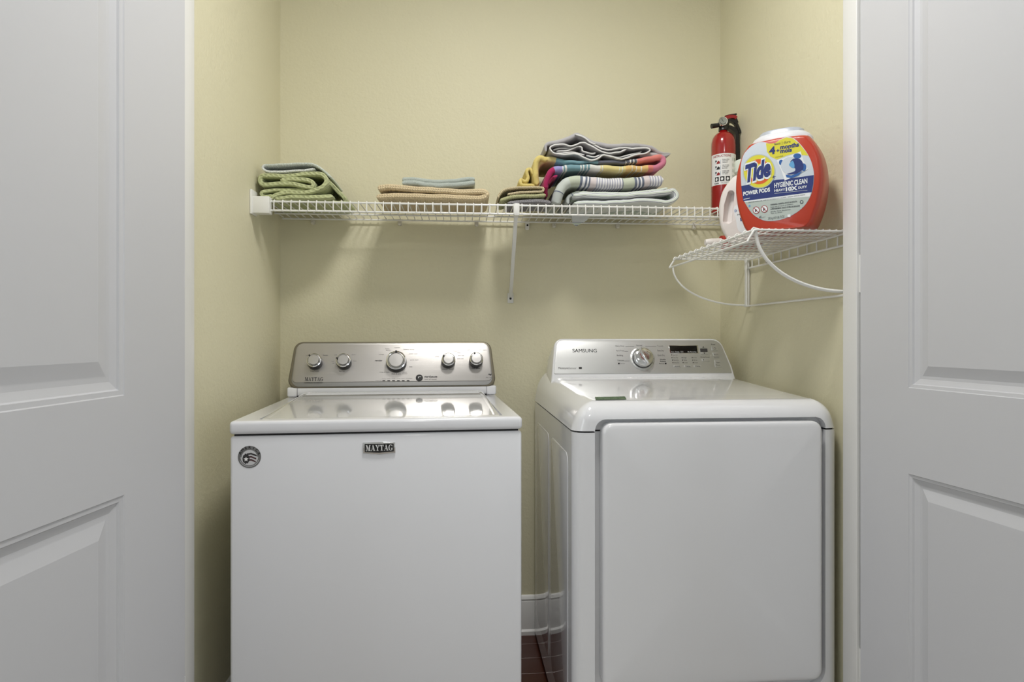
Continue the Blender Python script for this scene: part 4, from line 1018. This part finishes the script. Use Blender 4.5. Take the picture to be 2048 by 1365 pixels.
# pod picture
F_('pod', [(518, 503), (600, 478), (700, 440), (815, 393), (850, 500), (905, 612), (790, 680), (618, 756), (580, 640)], 4, L_WHITE)
F_('pod', oval(575, 530, 28, 34), 5, L_BLU); F_('pod', oval(775, 450, 50, 32), 5, L_BLU); F_('pod', oval(855, 590, 32, 48), 5, L_BLU); F_('pod', [(630, 680), (700, 690), (800, 655), (850, 630), (790, 690), (700, 725), (640, 715)], 5, L_BLU)
F_('pod', oval(690, 570, 118, 108), 6, L_GREY); F_('pod', [(690, 520), (740, 480), (810, 490), (848, 550), (840, 620), (770, 665), (690, 680), (650, 672), (740, 640), (745, 600), (700, 590)], 7, L_NAVY, True); F_('pod', [(690, 530), (720, 510), (740, 560), (735, 600), (700, 590), (672, 560)], 8, L_SKY, True)
X_('+', (456, 735), (510, 727), 44, L_NAVY, 10)
X_('POWER PODS', (105, 942), (437, 888), 46, L_WHITE, 5, .04); F_('underline', [(108, 985), (186, 968), (187, 975), (109, 992)], 5, L_WHITE)
X_('HYGIENIC CLEAN', (490, 846), (900, 785), 58, L_WHITE, 5, .03); X_('HEAVY', (490, 894), (625, 879), 28, L_WHITE, 5, .03); X_('10X', (632, 887), (776, 866), 46, L_WHITE, 5, .05); X_('DUTY', (787, 858), (895, 843), 28, L_WHITE, 5, .03)
F_('underline', [(492, 913), (900, 872), (900, 876), (492, 917)], 5, L_GREY)
X_('DESIGNED SINGLE USE - KEEP OUT OF REACH OF CHILDREN - GARDER HORS DE PORTEE', (170, 1032), (870, 936), 13, L_TXT, 4)
for cx, cy in ((265, 1122), (366, 1107)):
    F_('warning_ring', oval(cx, cy, 43, 45, 24), 4, L_RED); F_('warning_ring', oval(cx, cy, 35, 37, 24), 5, L_WHITE)
    F_('warning_figure', [(cx - 14, cy - 16), (cx - 2, cy - 18), (cx + 4, cy - 2), (cx + 16, cy - 8), (cx + 6, cy + 8), (cx - 2, cy + 22), (cx - 14, cy + 22)], 6, L_TXT); F_('warning_bar', [(cx - 28, cy - 24), (cx - 23, cy - 28), (cx + 28, cy + 23), (cx + 23, cy + 28)], 7, L_RED)
for s_, p0, p1, hp, bo in (('WARNING: HARMFUL IF PUT IN MOUTH', (440, 1064), (770, 1022), 18, .03), ('keep out of reach of children', (442, 1090), (722, 1052), 13, .01), ('AVERTISSEMENT: NOCIF SI MIS EN BOUCHE', (440, 1118), (806, 1076), 18, .03), ('garder hors de portee', (444, 1146), (690, 1118), 13, .01), ('voir au verso', (446, 1168), (586, 1150), 13, .01)):
    X_(s_, p0, p1, hp, L_TXT, 4, bo)
X_('45', (300, 1222), (330, 1218), 26, L_TXT, 4, .02); X_('pacs', (336, 1216), (380, 1210), 12, L_TXT, 4); X_('2.05 kg (4.53 LB) 72 OZ', (410, 1240), (615, 1212), 28, L_TXT, 4)
F_('recycle_mark', oval(828, 1020, 22, 22, 16), 4, L_TXT); F_('recycle_mark', oval(828, 1020, 14, 13, 16), 5, L_SIL); F_('stamp', [(652, 1178), (688, 1172), (690, 1206), (656, 1210)], 4, L_WHITE); F_('drop_mark', oval(182, 1068, 12, 14, 14), 4, L_SKY)

# ------------------------------------------------------------------ white detergent jug behind the tub
JW = mat('jug_plastic', (226, 220, 216), .38)
JL_, JRz = Vector((.832, 1.770, EZ + .0028)), R(-38)
jug = thing('detergent_jug', 'white plastic detergent jug half hidden behind the orange tub', 'detergent', JL_, JRz)
JM = rootM(JL_, JRz)
jp = [(.050, 0), (.056, .006), (.076, .045), (.0815, .085), (.080, .120), (.070, .155), (.048, .185), (.032, .196), (.0, .200)]
rt = spline(jp, 5); jo = [(p.x, p.y) for p in rt] + [(-p.x, p.y) for p in reversed(rt)]
q2 = []
for p in jo:
    if not q2 or abs(p[0] - q2[-1][0]) + abs(p[1] - q2[-1][1]) > 1e-4: q2.append(p)
jo = q2; jd = .042
rings = []
for y, s_ in ((-jd, .86), (-jd + .003, .92), (-jd + .010, .97), (-jd + .022, .995), (0, 1.0), (jd - .022, .995), (jd - .010, .97), (jd - .003, .92), (jd, .86)):
    rings.append([(a * s_, y, .10 + (b_ - .10) * s_ if b_ > .004 else b_ + .10 * (1 - s_) * .25) for a, b_ in jo])
jb = MB().loft(rings).build('jug_body', JW, jug, smooth=50)
# hollow behind the moulded handle
hp_ = round_poly([(-.066, .058), (-.040, .052), (-.032, .150), (-.050, .150), (-.062, .110)], [.008, .010, .010, .008, .012], 5)
HPl = Plane(JM, (0, 0, 0), (1, 0, 0), (0, 0, 1))
cm = MB(); cm.loft([[HPl.pt(a, b_, .10) for a, b_ in hp_], [HPl.pt(a, b_, .038) for a, b_ in hp_], [HPl.pt(a, b_, .020) for a, b_ in inset(hp_, .007)]])
cutj = cm.build('cut', SEAM, jug, smooth=0); boolean_cut(jb, cutj)
TRANS = mat('cap_translucent', (206, 214, 204), .2)
MB().lathe([(.026, .192), (.026, .205), (.031, .206), (.031, .236), (.029, .240), (.0005, .240)], 32, Matrix.Translation((-.012, 0, 0))).build('jug_cap', TRANS, jug)
JP = Plane(JM, (0, -jd - .0004, 0), (1, 0, 0), (0, 0, 1))
jl = [JP.px(*p) for p in ((1470, 412), (1512, 410), (1530, 470), (1482, 466), (1472, 440))]
mb = MB(); JP.prism(mb, [tuple(q) for q in spline(jl, 4, True)], -.0005, .0004, .0002); jlab = mb.build('jug_label', L_WHITE, jug)
JP.flat_px('label_block', [(1480, 436), (1500, 434), (1502, 442), (1481, 443)], .0007, L_NAVY, jlab)
text_px(JP, 'lettering', 'D', (1469.5, 424.5), (1474, 424), 4.5, L_BLU, jlab, .0009, .02); text_px(JP, 'lettering', 'FREE', (1475, 431.5), (1490, 430.5), 3.2, L_TXT, jlab, .0009); text_px(JP, 'lettering', 'E', (1483, 441), (1487, 440.6), 4, L_WHITE, jlab, .0011, .03)

# ------------------------------------------------------------------ red tube with a white cap lying behind the jug
tb = thing('glue_tube', 'red tube with long white cap lying behind the white jug', 'tube', (.802, 1.905, EZ + .0235))
MX = Matrix.Rotation(R(90), 4, 'Y')
REDT = mat('red_print', (168, 46, 34), .4)
MB().lathe([(.0005, 0), (.021, 0), (.0215, .002), (.0215, .120), (.018, .128), (.0005, .130)], 28, MX).build('tube_body', REDT, tb)
MB().lathe([(.0005, -.050), (.008, -.050), (.0105, -.046), (.0125, -.030), (.0135, 0), (.0135, .001)], 28, MX).build('tube_cap', JW, tb)
for q in (.004, .012): MB().lathe([(.0219, q), (.0219, q + .003)], 24, MX, 100, 170).build('stripe', WHITEP, tb)

# ------------------------------------------------------------------ fire extinguisher on the back shelf
EXL = Vector((.918, 2.158, DZ + .0006))
fx = thing('fire_extinguisher', 'small red fire extinguisher standing at the right end of the long shelf', 'extinguisher', EXL, 0)
REDX = mat('red_enamel', (158, 22, 22), .18, coat=.6)
er = .0415
prof = [(.0005, .004), (.030, .0), (.037, .002), (er, .008), (er, .235), (er * .985, .252), (er * .92, .266), (er * .78, .278), (er * .58, .286), (.016, .290), (.013, .294), (.013, .308), (.0005, .308)]
MB().lathe(prof, 48).build('cylinder', REDX, fx)
MB().lathe([(.0165, .296), (.0165, .306), (.015, .309), (.0005, .310)], 24).build('neck_collar', BLACKP, fx)
vh = MB().box(-.013, .018, -.013, .013, .308, .334, r=.004, seg=2).build('valve_head', BLACKP, fx)
MB().tube([(-.010, -.004, .316), (-.030, -.006, .312), (-.046, -.007, .309)], [.0075, .0078, .0085], 14).build('nozzle', BLACKP, vh)
GM = Matrix.Translation((-.009, -.016, .3235)) @ Matrix.Rotation(R(90), 4, 'X') @ Matrix.Rotation(R(-8), 4, 'Y')
ga = MB().lathe([(.0165, -.004), (.0168, .004), (.0155, .0065), (.0135, .0065), (.0130, .0045)], 32, GM).build('gauge', CHROME, fx)
MB().lathe([(.0132, .0046), (.0005, .0046)], 32, GM).build('gauge_dial', mat('gauge_face', (196, 200, 192), .2), ga)
MB().box(-.0006, .0006, -.002, .010, .0047, .0052, M=GM @ Matrix.Rotation(R(30), 4, 'Z')).build('gauge_needle', PRINT, ga, smooth=0)
MB().lathe([(.0100, .0048), (.0118, .0048)], 24, GM, 200, 340).build('gauge_scale', PRINT, ga)
# levers
def bar(pts, w_, t_, m, parent, name):
    sp = spline([Vector(p) for p in pts], 5); rings = []
    for i, p in enumerate(sp):
        a, b_ = sp[max(0, i - 1)], sp[min(len(sp) - 1, i + 1)]; d = (b_ - a).normalized(); nrm = Vector((-d.z, 0, d.x))
        rings.append([p + nrm * t_ + Vector((0, w_, 0)), p + nrm * t_ - Vector((0, w_, 0)), p - nrm * t_ - Vector((0, w_, 0)), p - nrm * t_ + Vector((0, w_, 0))])
    return MB().loft(rings).build(name, m, parent, smooth=30)
REDL = mat('red_lever', (150, 30, 36), .3)
bar([(-.004, -.002, .333), (.004, -.002, .344), (.020, -.002, .349), (.038, -.002, .352), (.044, -.002, .354)], .008, .0030, BLACKP, fx, 'top_lever')
bar([(.000, -.004, .336), (.016, -.005, .343), (.036, -.005, .343), (.042, -.005, .338)], .0085, .0056, REDL, fx, 'lever_grip')
bar([(.010, -.002, .330), (.024, -.002, .331), (.040, -.002, .325), (.048, -.002, .313), (.055, -.002, .296), (.057, -.002, .288)], .008, .0042, BLACKP, fx, 'carry_handle')
bar([(.036, -.002, .342), (.040, -.002, .332), (.044, -.002, .322)], .006, .0085, BLACKP, fx, 'lever_web')
bar([(.008, .004, .309), (.024, .004, .307), (.040, .004, .298), (.048, .004, .285), (.049, .004, .25), (.050, .004, .18)], .011, .0068, BLACKP, fx, 'mounting_strap')
# wrap label
la0, la1, lz0, lz1 = 178, 330, .098, .206
lp = MB().lathe([(er + .0004, lz0), (er + .0005, lz1)], 40, None, la0, la1).build('label', WHITEP, fx)
def cyl(a, b_, h=.0008): return Vector(((er + h) * math.cos(a / er), (er + h) * math.sin(a / er), b_))
def cy_txt(s_, a_deg0, a_deg1, z, hc, m=PRINT, bold=0): return text_on(None, 'lettering', s_, R(a_deg0) * er, z, hc, m, lp, R(a_deg1 - a_deg0) * er, warp=lambda a, b_: cyl(a, b_), bold=bold)
def cy_poly(name, pts, m, h=.0007):
    return MB().add([cyl(R(a) * er, b_, h) for a, b_ in pts], [tuple(range(len(pts)))]).build(name, m, lp, smooth=0)
cy_txt('INSTRUCTIONS', 196, 284, .1940, .0075, L_RED, .02)
for i, z in enumerate((.170, .150, .130)):
    cy_poly('pictogram', [(206, z), (222, z + .001), (236, z - .001), (236, z + .016), (206, z + .017)], L_GREY)
    cy_poly('pictogram', [(214, z + .001), (230, z + .001), (232, z + .007), (224, z + .012), (218, z + .008)], L_RED if i != 1 else PRINT, .0009); cy_poly('pictogram', [(208, z + .008), (216, z + .009), (215, z + .015), (209, z + .014)], PRINT, .0009)
    for j, t in enumerate((('PULL PIN', 'HOLD UNIT', 'UPRIGHT'), ('AIM AT BASE', 'OF FIRE STAND', 'BACK'), ('SQUEEZE LEVER', 'SWEEP SIDE', 'TO SIDE'))[i]): cy_txt(t, 242, 274 - j * 4, z + .0125 - j * .0052, .0034, PRINT, .02)
for j in range(3):
    a = 206 + j * 26
    cy_poly('class_symbol', [(a, .110), (a + 10, .110), (a + 20, .110), (a + 20, .126), (a + 10, .126), (a, .126)], PRINT)
    cy_poly('class_symbol', [(a + 5, .113), (a + 12, .113), (a + 15, .119), (a + 9, .124), (a + 4, .119)], WHITEP, .0009)
cy_txt('Kidde', 204, 226, .1015, .0058, PRINT, .03); cy_txt('MULTI-PURPOSE', 236, 272, .1045, .0026, PRINTG); cy_txt('EXTINGUISHER', 236, 264, .1010, .0026, PRINTG)
for j in range(4): cy_poly('fine_print', [(292, .120 + j * .02), (306, .120 + j * .02), (318, .120 + j * .02), (318, .131 + j * .02), (306, .131 + j * .02), (292, .131 + j * .02)], L_SIL)
